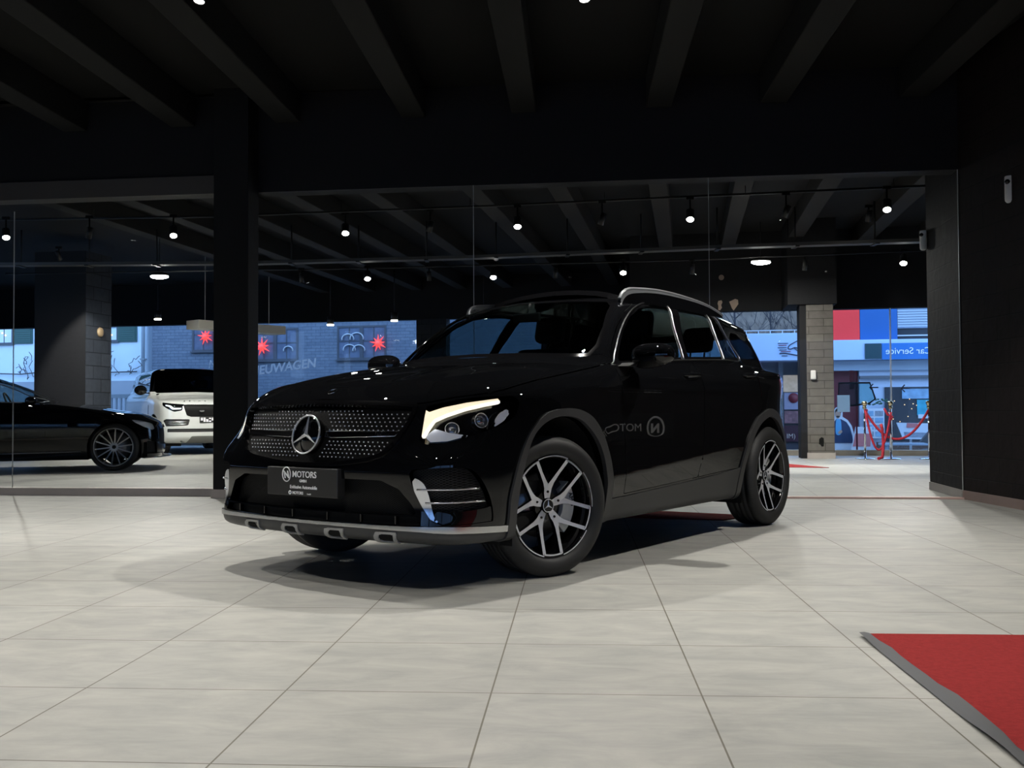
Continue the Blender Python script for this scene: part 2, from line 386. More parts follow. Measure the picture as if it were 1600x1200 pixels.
    def sphere(s,c,r,n=12,sc=(1,1,1)):
        V=[];F=[];m=n//2+1
        for i in range(m):
            a=math.pi*i/(m-1)
            for k in range(n):
                b=2*math.pi*k/n; V.append((c[0]+r*sc[0]*math.sin(a)*math.cos(b),c[1]+r*sc[1]*math.sin(a)*math.sin(b),c[2]+r*sc[2]*math.cos(a)))
        for i in range(m-1):
            for k in range(n): F.append((i*n+k,(i+1)*n+k,(i+1)*n+(k+1)%n,i*n+(k+1)%n))
        return s.add(V,F,True)
    def build(s,name,mat,parent=None,loc=None,rz=0,M=None,fix=True):
        d=bpy.data.meshes.new(name); d.from_pydata(np.concatenate(s.V).tolist(),[],s.F); d.update()
        for q in (mat if isinstance(mat,(list,tuple)) else [mat]): d.materials.append(MATS[q])
        d.polygons.foreach_set('use_smooth',s.sm); d.polygons.foreach_set('material_index',s.mi)
        if fix:
            bm=bmesh.new(); bm.from_mesh(d); bmesh.ops.recalc_face_normals(bm,faces=bm.faces); bm.to_mesh(d); bm.free()
        return ob(name,d,parent,loc,rz,M)
def text_part(name,s,size,mat,parent,M,ext=.002,align='LEFT',shear=0,bold=0,font=None):
    c=bpy.data.curves.new(name,'FONT'); c.body=s; c.size=size; c.extrude=ext; c.align_x=align; c.shear=shear; c.offset=bold
    t=bpy.data.objects.new('tmp',c); COL.objects.link(t); bpy.context.view_layer.update()
    d=bpy.data.meshes.new_from_object(t.evaluated_get(bpy.context.evaluated_depsgraph_get()))
    bpy.data.objects.remove(t); d.materials.clear(); d.materials.append(MATS[mat]); d.name=name
    return ob(name,d,parent,M=M)
def copytree(o,parent=None):
    c=o.copy(); COL.objects.link(c); c.parent=parent
    for ch in list(o.children): copytree(ch,c)
    return c
# car-body helpers --------------------------------------------------
def nrm(f,P):
    g=grad(f,P); return g/np.maximum(np.linalg.norm(g,axis=1,keepdims=True),1e-9)
def border(T):
    E=np.concatenate([T[:,[0,1]],T[:,[1,2]],T[:,[2,0]]]); S=np.sort(E,1)
    u,i,c=np.unique(S,axis=0,return_index=True,return_counts=True); return E[i[c==1]]
def skin(name,f,P,T,mat,parent,off=0.0,wall=None,wmat=None,flatn=False):
    """surface piece with analytic normals, optionally offset by off with walls down to 'wall'"""
    if len(T)==0: return None
    N=nrm(f,P); Q=P+N*off; V=Q; F=T
    if wall is not None:
        B=border(T); W=P+N*wall
        k=len(P); V=np.concatenate([Q,Q,W]); F=[tuple(t) for t in T]+[(b+k,a+k,a+2*k,b+2*k) for a,b in B]
        used=np.unique(B); D=np.zeros_like(P)
        # outward directions for the walls
        for a,b in B:
            e=P[b]-P[a]; d=np.cross(e,N[a]); l=np.linalg.norm(d)
            if l>0: D[a]+=d/l; D[b]+=d/l
        l=np.linalg.norm(D,axis=1,keepdims=True); D=np.where(l>0,D/np.maximum(l,1e-9),N)
        if wall>off: D=-D; F=[tuple(t) for t in T]+[(a+k,b+k,b+2*k,a+2*k) for a,b in B]
        NN=np.concatenate([N,D,D]); keep=np.unique(np.concatenate([np.arange(k),used+k,used+2*k])); mp=-np.ones(3*k,int); mp[keep]=np.arange(len(keep))
        V=V[keep]; NN=NN[keep]; F=[tuple(mp[list(t)]) for t in F]
    else: NN=N
    return me(name,V,F,mat,parent,normals=NN)
def ysolve(f,x,z,sgn=1,y0=.2,y1=1.1):
    x=np.asarray(x,float); z=np.asarray(z,float); a=np.full(x.shape,y0); b=np.full(x.shape,y1)
    for _ in range(30):
        m=(a+b)/2; v=f(x,m,z)<0; a=np.where(v,m,a); b=np.where(v,b,m)
    return sgn*(a+b)/2
def onside(f,poly,sgn=1,off=0.0):
    poly=np.asarray(poly); y=ysolve(f,poly[:,0],poly[:,1]); Pn=np.stack([poly[:,0],y,poly[:,1]],1)
    if off: Pn=Pn+nrm(f,Pn)*off
    Pn[:,1]*=sgn; return Pn
def side_(s): return lambda P: (-P[:,1]*s+.05)
def both(*v): 
    r=v[0]
    for a in v[1:]: r=np.maximum(r,a)
    return r
def make_mats():
    P_('paint',(.0030,.0032,.0038),.5,coat=1,coatr=.012,spec=.0)
    P_('blackgloss',(.003,.003,.0035),.07,spec=.5); P_('blackmatt',(.006,.006,.006),.8,spec=.2)
    P_('greyplastic',(.030,.030,.031),.48,spec=.45); P_('skid',(.042,.043,.044),.45); P_('skidlight',(.36,.355,.34),.45,metal=.1)
    P_('lipmetal',(.52,.53,.53),.24,metal=.85); tyremat('tyre')
    P_('alloy',(.66,.67,.70),.32,metal=.35); P_('chrome',(.85,.86,.88),.06,metal=1); P_('badgesilver',(.72,.73,.75),.22,metal=.55); P_('pinchrome',(.85,.85,.87),.25,metal=.45)
    P_('trimchrome',(.33,.33,.34),.28,metal=1); P_('satin',(.6,.6,.62),.25,metal=1); P_('rail',(.20,.21,.22),.38,metal=.5); P_('steel',(.25,.25,.26),.35,metal=1)
    P_('caliper',(.55,.56,.56),.4,metal=.2); P_('blacktext',(.01,.01,.01),.5); P_('reflector',(.80,.82,.90),.28,metal=.25); P_('fin',(.75,.78,.85),.15,metal=1)
    P_('drl',(.8,.7,.5),.4,emit=(1,.83,.58),es=.95)
    P_('drl2',(.8,.8,.7),.4,emit=(1,.93,.78),es=1.25)
    P_('sunroof',(.007,.007,.007),.3,spec=.4); P_('platedark',(.018,.018,.018),.4); P_('plateink',(.95,.95,.94),.5)
    P_('taillamp',(.25,.01,.02),.1,coat=1); P_('interior',(.010,.010,.011),.6,spec=.3); P_('mirrorglass',(.8,.8,.8),.02,metal=1)
    P_('darklens',(.22,.23,.25),.12,metal=.8,coat=1)
    glass('lens',(.93,.95,.97),1.0); glass('carglass',(.42,.50,.50),1.0,1.5); glass('darkglass',(.05,.055,.06),1.0,1.5); glass('clearglass',(.97,.985,.98),.35,1.35)
    meshmat('grillemesh',(.004,.004,.004),(.0008,.0008,.0008),110,160); meshmat('intakemesh',(.018,.018,.018),(.001,.001,.001),190,330); meshmat('ventmesh',(.022,.022,.022),(.001,.001,.001),170,260)
def make_mats2():
    tilemat('tiles')
    P_('ceiling',(.010,.010,.010),.85,spec=.2); P_('ceiling2',(.016,.016,.016),.85,spec=.2); P_('beam',(.015,.015,.0145),.8,spec=.2); P_('beam2',(.029,.028,.027),.8,spec=.2)
    P_('blackwall',(.011,.011,.0125),.75,spec=.25,bump=(14,.3)); P_('lintel',(.060,.055,.05),.7); P_('pillarwall',(.0085,.0085,.009),.7,spec=.25,bump=(9,.4))
    P_('skirt',(.42,.38,.35),.5,noise=(5,.15)); P_('skirt2',(.30,.215,.19),.5,noise=(5,.15)); P_('pinkkerb',(.60,.42,.37),.5,noise=(4,.3)); P_('sandkerb',(.40,.36,.30),.7,noise=(3,.4))
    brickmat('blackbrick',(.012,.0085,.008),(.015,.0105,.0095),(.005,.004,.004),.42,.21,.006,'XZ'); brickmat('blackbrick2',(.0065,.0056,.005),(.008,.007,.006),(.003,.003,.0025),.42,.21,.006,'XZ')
    brickmat('greybrick',(.12,.11,.10),(.145,.135,.12),(.05,.045,.04),.5,.135,.005,'XZ',noise=.3); brickmat('blockwall',(.035,.042,.055),(.045,.052,.066),(.014,.017,.022),.5,.25,.009,'YZ',noise=.2)
    brickmat('brickpillar',(.02,.022,.026),(.026,.028,.032),(.01,.011,.013),.5,.25,.008)
    glass('winglass',(.93,.96,.97),.6,1.3); P_('glassedge',(.35,.36,.34),.4)
    P_('whiteplastic',(.75,.74,.72),.45); P_('brass',(.30,.22,.13),.5); P_('plaster',(.36,.27,.21),.8)
    P_('lampblack',(.010,.010,.010),.5); emis('lamp_on',(1,.96,.88),60); P_('lamp_off',(.10,.10,.10),.3); emis('canglow',(1,.92,.78),9); P_('tray',(.07,.068,.066),.6); P_('cream',(.80,.75,.65),.6)
    P_('redcarpet',(.27,.026,.026),.95,spec=.1,noise=(60,.30),bump=(260,.8)); P_('rubber',(.05,.052,.055),.45); P_('redrope',(.42,.012,.028),.7); P_('brasstop',(.7,.58,.36),.2,metal=1)
def make_mats3():
    P_('clearlamp',(.75,.77,.80),.25,metal=.2)
    P_('alloygrey',(.42,.41,.39),.35,metal=.7); P_('beige',(.35,.28,.22),.7); P_('silver',(.50,.51,.49),.35,metal=.15,coat=.6); meshmat('grillecoarse',(.003,.003,.003),(.001,.001,.001),70,90); P_('ventdark',(.02,.02,.02),.5)
    P_('satindark',(.16,.16,.15),.4,metal=.5); P_('reflbright',(.8,.82,.85),.2,metal=.5,emit=(.9,.95,1),es=.6); glass('winscreendark',(.12,.14,.14),1.0,1.5)
    P_('asphalt',(.10,.11,.12),.55,noise=(3,.2)); brickmat('bluebrick',(.12,.15,.20),(.145,.175,.225),(.07,.09,.13),.30,.10,.006,'XZ',noise=.25); P_('windowframe',(.05,.06,.08),.5); P_('housepane',(.12,.15,.22),.12,noise=(4,.5))
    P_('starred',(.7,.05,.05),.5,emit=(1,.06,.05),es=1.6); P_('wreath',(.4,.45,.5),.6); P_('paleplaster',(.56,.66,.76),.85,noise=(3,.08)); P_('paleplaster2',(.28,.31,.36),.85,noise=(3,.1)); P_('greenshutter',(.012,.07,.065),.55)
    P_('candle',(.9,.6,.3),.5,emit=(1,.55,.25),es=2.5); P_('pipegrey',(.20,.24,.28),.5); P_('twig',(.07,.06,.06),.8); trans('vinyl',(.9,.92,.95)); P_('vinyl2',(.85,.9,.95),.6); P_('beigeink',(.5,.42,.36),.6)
    P_('storefront',(.055,.055,.07),.5); P_('awning',(.46,.60,.84),.7,noise=(1.2,.05)); P_('awning2',(.50,.58,.72),.7); P_('railpale',(.55,.58,.62),.5); P_('ink',(.03,.03,.06),.6); P_('inkred',(.30,.05,.10),.6)
    P_('warmwin',(.5,.35,.25),.4,emit=(1,.62,.40),es=.42,noise=(5,.5)); P_('warmwin2',(.35,.30,.25),.3,emit=(.9,.7,.5),es=.25,noise=(7,.7)); P_('postgrey',(.10,.115,.14),.5); P_('lilac',(.30,.28,.38),.5); P_('darkred',(.20,.02,.03),.5); P_('pinkpic',(.22,.10,.11),.5,noise=(12,.9)); P_('winered',(.05,.015,.025),.4)
    P_('redpanel',(.95,.035,.03),.6,noise=(1.5,.12)); P_('bluepanel',(.006,.10,.34),.55); P_('shutterblue',(.38,.45,.55),.5); P_('darkwin',(.035,.037,.045),.15); P_('darkgreen',(.006,.045,.06),.4); P_('bluesign',(.015,.16,.50),.5)
    P_('stripgrey',(.34,.42,.52),.6); P_('stripdark',(.12,.13,.15),.6); P_('darkred2',(.13,.012,.018),.6); P_('posterblue',(.22,.38,.55),.5,noise=(9,.5)); P_('posterteal',(.04,.36,.50),.5,noise=(8,.4)); P_('cardwhite',(.62,.66,.72),.6); P_('photogrey',(.25,.28,.33),.6,noise=(20,.5))
    P_('leaf',(.03,.10,.06),.7); trans('paper',(.85,.88,.84)); glass('displayglass',(.62,.80,.80),1.0,1.5); P_('navy',(.02,.04,.10),.7); P_('skyblue',(.10,.35,.60),.7); P_('skin',(.45,.28,.20),.6); P_('hair',(.03,.02,.015),.7); P_('salmon',(.55,.18,.18),.6); P_('browntimber',(.10,.06,.045),.7,noise=(6,.3)); P_('darkgrey',(.05,.055,.06),.6)
    P_('hill',(.20,.155,.125),.95,noise=(1.8,.5)); P_('bark',(.045,.04,.045),.9)
# ================================================================ wheels
def star_mb(mb,r,th,w=.16):
    """three-pointed star with ridge in XZ plane, facing +y"""
    for k in range(3):
        a=math.pi/2+k*2*math.pi/3; ux,uz=math.cos(a),math.sin(a); vx,vz=-uz,ux
        w0=r*w
        V=[(0,th,0),(ux*r,th*.3,uz*r),(vx*w0+ux*w0*.55,0,vz*w0+uz*w0*.55),(-vx*w0+ux*w0*.55,0,-vz*w0+uz*w0*.55),(ux*r,-th*.2,uz*r)]
        mb.add(V,[(0,1,2),(0,3,1),(2,1,4),(1,3,4)])
    return mb
def ring(mb,r,t,n=48,m=8,h=0,flat=1):
    pts=[(r*math.cos(2*math.pi*i/n),h,r*math.sin(2*math.pi*i/n)) for i in range(n)]
    return mb.tube(pts,t,m,closed=True,up=(0,1,0),flat=1)
def tyre_mb(Ro,Ri,W,grooves=True):
    mb=MB(); h=W/2
    pr=[(Ri,-h*.80),(Ri+.012,-h*.93),(Ri+.35*(Ro-Ri),-h*1.04),(Ri+.62*(Ro-Ri),-h*1.02),(Ro-.022,-h*.93),(Ro-.007,-h*.82)]
    t=[]
    g=[-.44,-.14,.14,.44] if grooves else []
    xs=-.72; t.append((Ro-.001,-h*.72))
    for c in g: t+=[(Ro,h*(c-.05)),(Ro-.008,h*(c-.035)),(Ro-.008,h*(c+.035)),(Ro,h*(c+.05))]
    t.append((Ro-.001,h*.72))
    pr=pr+t+[(a,-b) for a,b in pr[::-1]]
    mb.lathe(pr,72,'y'); return mb
def spoke_strip(mbS,mbB,pts,w,hf,depth=.032):
    p=np.array(pts); N=len(p); L=[];Rr=[]
    for i in range(N):
        d=p[min(i+1,N-1)]-p[max(i-1,0)]; d/=np.linalg.norm(d); nrm_=np.array([-d[1],d[0]])
        L.append(p[i]+nrm_*w[i]/2); Rr.append(p[i]-nrm_*w[i]/2)
    V=[];hh=[hf(np.linalg.norm(q)) for q in p]
    for a,b,h in zip(L,Rr,hh): V+=[(a[0],h,a[1]),(b[0],h,b[1])]
    mbS.add(V,[(2*i,2*i+2,2*i+3,2*i+1) for i in range(N-1)])
    V=[]
    for i in range(N):
        a=p[i]+(L[i]-p[i])*1.06; b=p[i]+(Rr[i]-p[i])*1.06; c=p[i]+(L[i]-p[i])*.75; d=p[i]+(Rr[i]-p[i])*.75
        V+=[(a[0],hh[i]-.0012,a[1]),(b[0],hh[i]-.0012,b[1]),(c[0],hh[i]-depth,c[1]),(d[0],hh[i]-depth,d[1])]
    F=[]
    for i in range(N-1):
        j=4*i;k=j+4; F+=[(j,k,k+1,j+1),(j,j+2,k+2,k),(j+1,k+1,k+3,j+3),(j+2,j+3,k+3,k+2)]
    F+=[(0,1,3,2),(4*N-4,4*N-2,4*N-1,4*N-3)]
    mbB.add(V,F)
def glc_wheel(parent,loc,rz,first=None,mirror=False):
    if first is not None:
        w=copytree(first,parent); w.location=loc; w.rotation_euler=(0,0,rz); return w
    # ---- tyre is the part, the alloy and its pieces hang below it
    wheel=tyre_mb(.3685,.268,.255).build('wheel','tyre',parent,loc,rz)
    tag(wheel,'road wheel with low-profile tyre and twin-spoke alloy')
    bar=MB(); bar.lathe([(.2685,.108),(.262,.112),(.256,.104),(.250,.088),(.244,.06),(.240,-.10),(.252,-.105)],72,'y')
    bl=MB(); sil=MB()
    hf=lambda r:.058+.050*min(max((r-.05)/.21,0),1)**1.3
    for k in range(5):
        a0=math.pi/2+k*2*math.pi/5
        P2=lambda r,a:(r*math.cos(a),r*math.sin(a))
        for s in (-1,1):
            pts=[P2(.040,a0),P2(.070,a0+s*.03),P2(.098,a0+s*.075),P2(.13,a0+s*.20),P2(.18,a0+s*.315),P2(.258,a0+s*.405)]
            spoke_strip(sil,bl,pts,[.034,.041,.037,.0235,.0185,.020],hf)
        # arc joining neighbouring legs at the rim
        b0=a0+math.pi/5; arc=[P2(.2575,b0+t) for t in np.linspace(-.235,.235,9)]
        spoke_strip(sil,bl,arc,[.013]*9,lambda r:.109,.02)
        arc=[P2(.2645,a0+t) for t in np.linspace(-.38,.38,13)]
        spoke_strip(sil,bl,arc,[.006]*13,lambda r:.1135,.004)
        c=P2(.074,a0); bl.cyl((c[0],.055,c[1]),(c[0],.0665,c[1]),.0065,12)
    bl.cyl((0,0,0),(0,.052,0),.075,40)
    rim=bar.build('rim','blackgloss',wheel); bl.build('spokes','blackgloss',rim) if False else None
    sp=bl.build('spoke_body','blackgloss',wheel); tag(sp,'gloss black spoke sides')
    sf=sil.build('spoke_face','alloy',wheel); tag(sf,'machined silver spoke faces')
    # centre cap
    cc=MB(); cc.cyl((0,.05,0),(0,.068,0),.034,32); cap=cc.build('centre_cap','blackgloss',wheel)
    st=MB(); ring(st,.034,.0024,40,6,.069); star_mb(st,.032,.003)
    for v in range(1,len(st.V)): st.V[v]=st.V[v]+np.array([0,.069,0])
    st.build('cap_star','badgesilver',wheel)
    d=MB(); d.lathe([(.05,.0),(.172,.0),(.172,-.022),(.05,-.022)],60,'y'); d.build('brake_disc','steel',wheel)
    ca=MB(); arc=[(r*math.cos(t),r*math.sin(t)) for r,ts in ((.205,np.linspace(-.85,.62,14)),(.13,np.linspace(.62,-.85,14))) for t in ts]
    arc=[(-x,z) for x,z in arc]
    ca.prism(arc[::-1],-.045,.030,'xz'); cal=ca.build('brake_caliper','caliper',wheel); tag(cal,'silver brake caliper')
    text_part('caliper_lettering','AMG',.036,'blacktext',wheel,Matrix.Translation((-.176,.0335,.02))@Matrix.Rotation(R(90),4,'X')@Matrix.Rotation(R(180),4,'Y')@Matrix.Rotation(R(-75),4,'Z'),align='CENTER')
    return wheel
# ================================================================ main black SUV
def build_suv():
    f=glc
    car=empty('sport_utility_vehicle',(CARX,CARY,0),CARA)
    tag(car,'large gloss black sport utility vehicle with glowing headlamp on the tiled floor, nearest the camera','car')
    P,Q=surface(f,(-3.95,-1.05,.18),(.95,1.05,1.72),.0185); T=tris(Q)
    X=lambda P:P[:,0]; Y=lambda P:np.abs(P[:,1]); Z=lambda P:P[:,2]
    st=[P,T]
    def take(g):
        a,b=cut(st[0],st[1],g(st[0])); st[0],st[1]=b; return a
    def halves(a,names,mat,parent=car,**k):
        o=[]
        for s,nm in ((1,0),(-1,1)):
            h,_=cut(a[0],a[1],-s*a[0][:,1]) ; o.append(skin(names,f,h[0],h[1],mat,parent,**k))
        return o
    def U(P): return np.abs(P[:,1])-P[:,0]
    # ---- wheel openings
    fi=[(.283,.20),(.284,.31),(.287,.394),(.271,.495),(.229,.628),(.17,.728),(.088,.794),(-.01,.832),(-.128,.840),(-.249,.820),(-.345,.77),(-.43,.70),(-.49,.61),(-.525,.50),(-.54,.40),(-.545,.20)]
    fo=[(.347,.20),(.346,.333),(.340,.432),(.316,.518),(.271,.636),(.208,.729),(.138,.795),(.062,.849),(-.026,.873),(-.148,.881),(-.271,.869),(-.382,.832),(-.466,.764),(-.523,.686),(-.572,.593),(-.600,.50),(-.615,.40),(-.625,.20)]
    ri=[(-2.445,.20),(-2.44,.30),(-2.45,.48),(-2.50,.62),(-2.58,.71),(-2.70,.78),(-2.86,.812),(-3.02,.79),(-3.15,.73),(-3.24,.64),(-3.30,.52),(-3.32,.40),(-3.325,.20)]
    ro=[(-2.375,.20),(-2.372,.36),(-2.392,.487),(-2.442,.639),(-2.525,.734),(-2.648,.821),(-2.853,.872),(-3.05,.85),(-3.2,.785),(-3.30,.69),(-3.36,.57),(-3.385,.45),(-3.39,.20)]
    sp=lambda p:spline(p,5,False)
    fi,fo,ri,ro=map(sp,(fi,fo,ri,ro))
    deep=lambda P:.55-np.abs(P[:,1])
    for i,o,nm in ((fi,fo,'front_wheel_arch_trim'),(ri,ro,'rear_wheel_arch_trim')):
        take(lambda P:both(polysd(X(P),Z(P),i),deep(P)))
        a=take(lambda P:both(polysd(X(P),Z(P),o),deep(P)))
        for t in halves(a,nm,'greyplastic',off=.014,wall=-.01): tag(t,'satin grey plastic arch trim')
        well=MB()
        for s in (1,-1):
            yo=.90*s; yi=.52*s; n=len(i)
            V=[(x,yo,z) for x,z in i]+[(x,yi,z) for x,z in i]
            well.add(V,[(k,k+1,n+k+1,n+k) for k in range(n-1)]+[tuple(range(n,2*n))])
        well.build('wheel_housing','blackmatt',car)
    # ---- sills
    sl=lambda P:Z(P)-np.interp(X(P),[-2.4,-2.123,-1.79,-1.16,-.615,-.5],[.455,.433,.415,.386,.365,.362])
    a=take(lambda P:both(sl(P),X(P)+.56,-2.40-X(P),.6-Y(P)))
    for t in halves(a,'side_sill','greyplastic',off=.008,wall=-.004): tag(t,'grey plastic sill strip')
    # ---- grille
    gp=[(0,.905),(.30,.899),(.55,.891),(.605,.888),(.607,.86),(.585,.79),(.558,.725),(.502,.672),(.424,.648),(.251,.627),(.1,.617),(0,.616)]
    gpoly=np.array(gp+[(-a,b) for a,b in gp[::-1][1:-1]])
    gsd=lambda P:both(polysd(P[:,1],Z(P),gpoly),.4-X(P))
    ga=take(lambda P:gsd(P)-.020)
    gi,gr=cut(ga[0],ga[1],gsd(ga[0]))
    skin('grille_frame',f,gr[0],gr[1],'blackgloss',car,off=.010,wall=-.035)
    gm=skin('grille_mesh',f,gi[0],gi[1],'grillemesh',car,off=-.024); tag(gm,'black diamond grille insert')
    # chrome pins
    pin=MB(); zz=.884; row=0
    while zz>.625:
        yy=np.arange(-.63,.64,.0285)+(.01425 if row%2 else 0)
        sdv=polysd(yy,np.full(yy.shape,zz),gpoly)
        for y_,d_ in zip(yy,sdv):
            if d_>-.014: continue
            if math.hypot(y_,zz-.757)<.128: continue
            if abs(zz-.760)<.022: continue
            x0,x1=.3,1.0
            for _ in range(26):
                m=(x0+x1)/2
                if f(np.array(m),np.array(y_),np.array(zz))<0: x0=m
                else: x1=m
            c=np.array([[m,y_,zz]]); n_=nrm(f,c)[0]; c=c[0]-n_*.021
            pin.sphere(c,.0036,8,(1.1,1.1,1.0))
            pass
        zz-=.0196; row+=1
    tag(pin.build('grille_pins','pinchrome',gm),'rows of small chrome pins',kind='stuff')
    # bars either side of the star
    for s in (1,-1):
        bp=[(s*.115,.748),(s*.16,.742),(s*.545,.752),(s*.565,.776),(s*.2,.776),(s*.115,.772)]
        mbb=MB(); pp=[]
        for y_,z_ in bp:
            x0,x1=.3,1.0
            for _ in range(26):
                m=(x0+x1)/2
                if f(np.array(m),np.array(abs(y_)),np.array(z_))<0: x0=m
                else: x1=m
            pp.append((m-.010,y_,z_))
        pp=np.array(pp); k=len(pp); V=np.concatenate([pp,pp-[.02,0,0]])
        mbb.add(V,[tuple(range(k)),tuple(range(2*k-1,k-1,-1))]+[(i,(i+1)%k,k+(i+1)%k,k+i) for i in range(k)])
        g=mbb.build('grille_bar','blackgloss',car)
        t=MB(); t.tube(pp,.0022,6,closed=True,up=(1,0,0)); t.build('bar_outline','chrome',g)
        if s==1:
            a1=math.atan2(pp[2][0]-pp[1][0],pp[2][1]-pp[1][1])
            text_part('bar_lettering','///AMG',.024,'chrome',g,Matrix.Translation((pp[2][0]-.055*math.sin(a1)+.010,pp[2][1]-.115,.7555))@Matrix.Rotation(R(90)-a1,4,'Z')@Matrix.Rotation(R(90),4,'X'))
    # star
    n_=nrm(f,np.array([[.81,0,.757]]))[0]
    Mx=Matrix.Translation((.822,0,.757))@Matrix.Rotation(R(-90),4,'Z')@Matrix.Rotation(math.asin(n_[2]),4,'X')
    dsk=MB(); dsk.lathe([(0,-.004),(.094,-.006),(.094,-.05),(0,-.05)],48,'y'); e=dsk.build('emblem_disc','blackgloss',car,M=Mx)
    stb=MB(); ring(stb,.0985,.0046,64,8,0); star_mb(stb,.096,.014,.105); tag(stb.build('emblem_star','badgesilver',car,M=Mx),'round three-pointed star badge')
    # small flat badge on the bonnet nose
    # ---- headlamps
    lp=[(-.037,.742),(-.017,.80),(.004,.86),(.022,.893),(.09,.906),(.23,.926),(.39,.939),(.55,.943),(.63,.945),(.667,.929),(.677,.908),(.643,.845),(.57,.811),(.485,.789),(.364,.761),(.219,.733),(.107,.717),(.02,.713),(-.022,.724)]
    lpoly=spline(lp,4)
    lpoly2=spline([(-.098,.745),(-.082,.80),(-.040,.86),(-.005,.888)]+lp[4:-2]+[(-.03,.712),(-.085,.722)],4)      # the far lamp reaches a little further round the nose
    la=take(lambda P:both(np.where(P[:,1]>0,polysd(U(P),Z(P),lpoly),polysd(U(P),Z(P),lpoly2)),-.1-X(P)))
    for s in (1,-1):
        h,_=cut(la[0],la[1],-s*la[0][:,1])
        lamp=skin('headlamp',f,h[0],h[1],'blackgloss',car,off=-.05,wall=-.012)
        tag(lamp,'headlamp with warm white running light' )
        lens=skin('lamp_lens',f,h[0],h[1],'lens',lamp,off=.001)
        def inner(poly,off,mat,name,lab=None,sp=True):
            pl=spline(poly,4) if sp else np.array(poly)
            b,_=cut(h[0],h[1],polysd(U(h[0]),Z(h[0]),pl))
            o=skin(name,f,b[0],b[1],mat,lamp,off=off,wall=off-.012)
            if lab and o: tag(o,lab)
        drl=[(.008,.880),(.028,.868),(.131,.892),(.289,.914),(.425,.926),(.522,.934),(.542,.911),(.423,.897),(.286,.875),(.155,.846),(.072,.821),(.030,.785),(-.007,.748),(-.028,.742),(-.012,.800)]
        low=np.array([(.60,.930),(.542,.911),(.423,.897),(.286,.875),(.155,.846),(.072,.821),(.030,.785),(-.007,.748),(-.028,.735)])
        dl_=lambda P:np.abs(polysd(U(P),Z(P),np.concatenate([low,low[::-1][1:-1]])))
        b,_=cut(h[0],h[1],polysd(U(h[0]),Z(h[0]),np.array(drl)))
        b1,b2=cut(b[0],b[1],dl_(b[0])-.0125); _,b2=cut(b2[0],b2[1],dl_(b2[0])-.0155)
        tag(skin('running_light',f,b1[0],b1[1],'drl2',lamp,off=-.003,wall=-.02),'thin bright white light strip')
        tag(skin('running_light',f,b2[0],b2[1],'drl',lamp,off=-.006,wall=-.02),'warm yellow-white patterned light band')
        inner([(0,.752),(.03,.73),(.15,.734),(.30,.758),(.16,.772),(.07,.79),(.036,.776)],-.010,'reflector','lower_reflector',sp=False)
        inner([(.50,.797),(.565,.822),(.612,.862),(.60,.884),(.54,.862),(.505,.83)],-.009,'reflector','side_reflector',sp=False)
        if s==-1: inner([(-.088,.745),(-.072,.80),(-.034,.852),(-.005,.872),(-.012,.80),(-.035,.742),(-.05,.725),(-.08,.728)],-.004,'reflector','inner_reflector',sp=False)
        for j,(c,r) in enumerate((((.593,.783,.795),.034),((.453,.862,.827),.036))):
            c=np.array(c); n1=nrm(f,c[None])[0]; q=Vector((n1[0],s*n1[1],n1[2])); pos=Vector((c[0],s*c[1],c[2]))-q*.034
            Mq=Matrix.Translation(pos)@q.to_track_quat('Y','Z').to_matrix().to_4x4()
            pj=MB(); ring(pj,r,.0022,32,8,.006); pj.lathe([(r,.004),(r*.80,-.012),(r*.78,-.014)],32,'y'); pr=pj.build('projector','satin',lamp,M=Mq); dm=MB(); dm.sphere((0,-.020,0),r*.80,20,(1,.8,1)); dm.build('projector_lens','darklens',pr)
    # lens bulb kept inside each projector housing
    # ---- lower intake
    ip_=[(0,.545),(.32,.543),(.507,.542),(.61,.503),(.665,.44),(.70,.385),(0,.380)]
    ipoly=np.array(ip_+[(-a,b) for a,b in ip_[::-1][1:-1]])
    a=take(lambda P:both(polysd(P[:,1],Z(P),ipoly),.4-X(P)))
    tag(skin('lower_intake',f,a[0],a[1],'intakemesh',car,off=-.05,wall=.0),'black honeycomb air intake')
    sp_=[(0,.374),(.70,.376),(.73,.336),(0,.326)]
    spoly=np.array(sp_+[(-a,b) for a,b in sp_[::-1][1:-1]])
    a=take(lambda P:both(polysd(P[:,1],Z(P),spoly),.4-X(P)))
    skin('lower_slot',f,a[0],a[1],'blackmatt',car,off=-.03,wall=0)
    for y_ in (-.58,-.36,-.13,.13,.36,.58):
        x=.79-.06*abs(y_)**2; rib=MB(); rib.box((x-.05,y_-.004,.328),(x+.01,y_+.004,.376)); rib.build('slot_fin','blackgloss',car)
    # ---- side vents
    vp=[(-.10,.594),(.03,.603),(.15,.607),(.24,.606),(.316,.590),(.375,.548),(.423,.488),(.455,.421),(.464,.352),(.44,.340),(.09,.340),(.0,.395),(-.06,.47),(-.10,.543)]
    vpoly=spline(vp,3)
    a=take(lambda P:both(polysd(U(P),Z(P),vpoly),.3-X(P)))
    for s in (1,-1):
        h,_=cut(a[0],a[1],-s*a[0][:,1])
        v=skin('side_vent',f,h[0],h[1],'ventmesh',car,off=-.04,wall=0.0); tag(v,'black honeycomb side air vent')
        b,_=cut(h[0],h[1],polysd(U(h[0]),Z(h[0]),spline([(-.09,.555),(-.02,.535),(.02,.47),(.05,.38),(.09,.345),(-.01,.385),(-.065,.47)],3)))
        tag(skin('vent_fin',f,b[0],b[1],'fin',v,off=.0,wall=-.03),'polished inner vent fin')
        sq=onx(f,.16,.47,s) if False else None
        b,_=cut(h[0],h[1],polysd(U(h[0]),Z(h[0]),spline([(.06,.40),(.20,.395),(.40,.405),(.46,.41),(.462,.352),(.43,.342),(.10,.342)],3)))
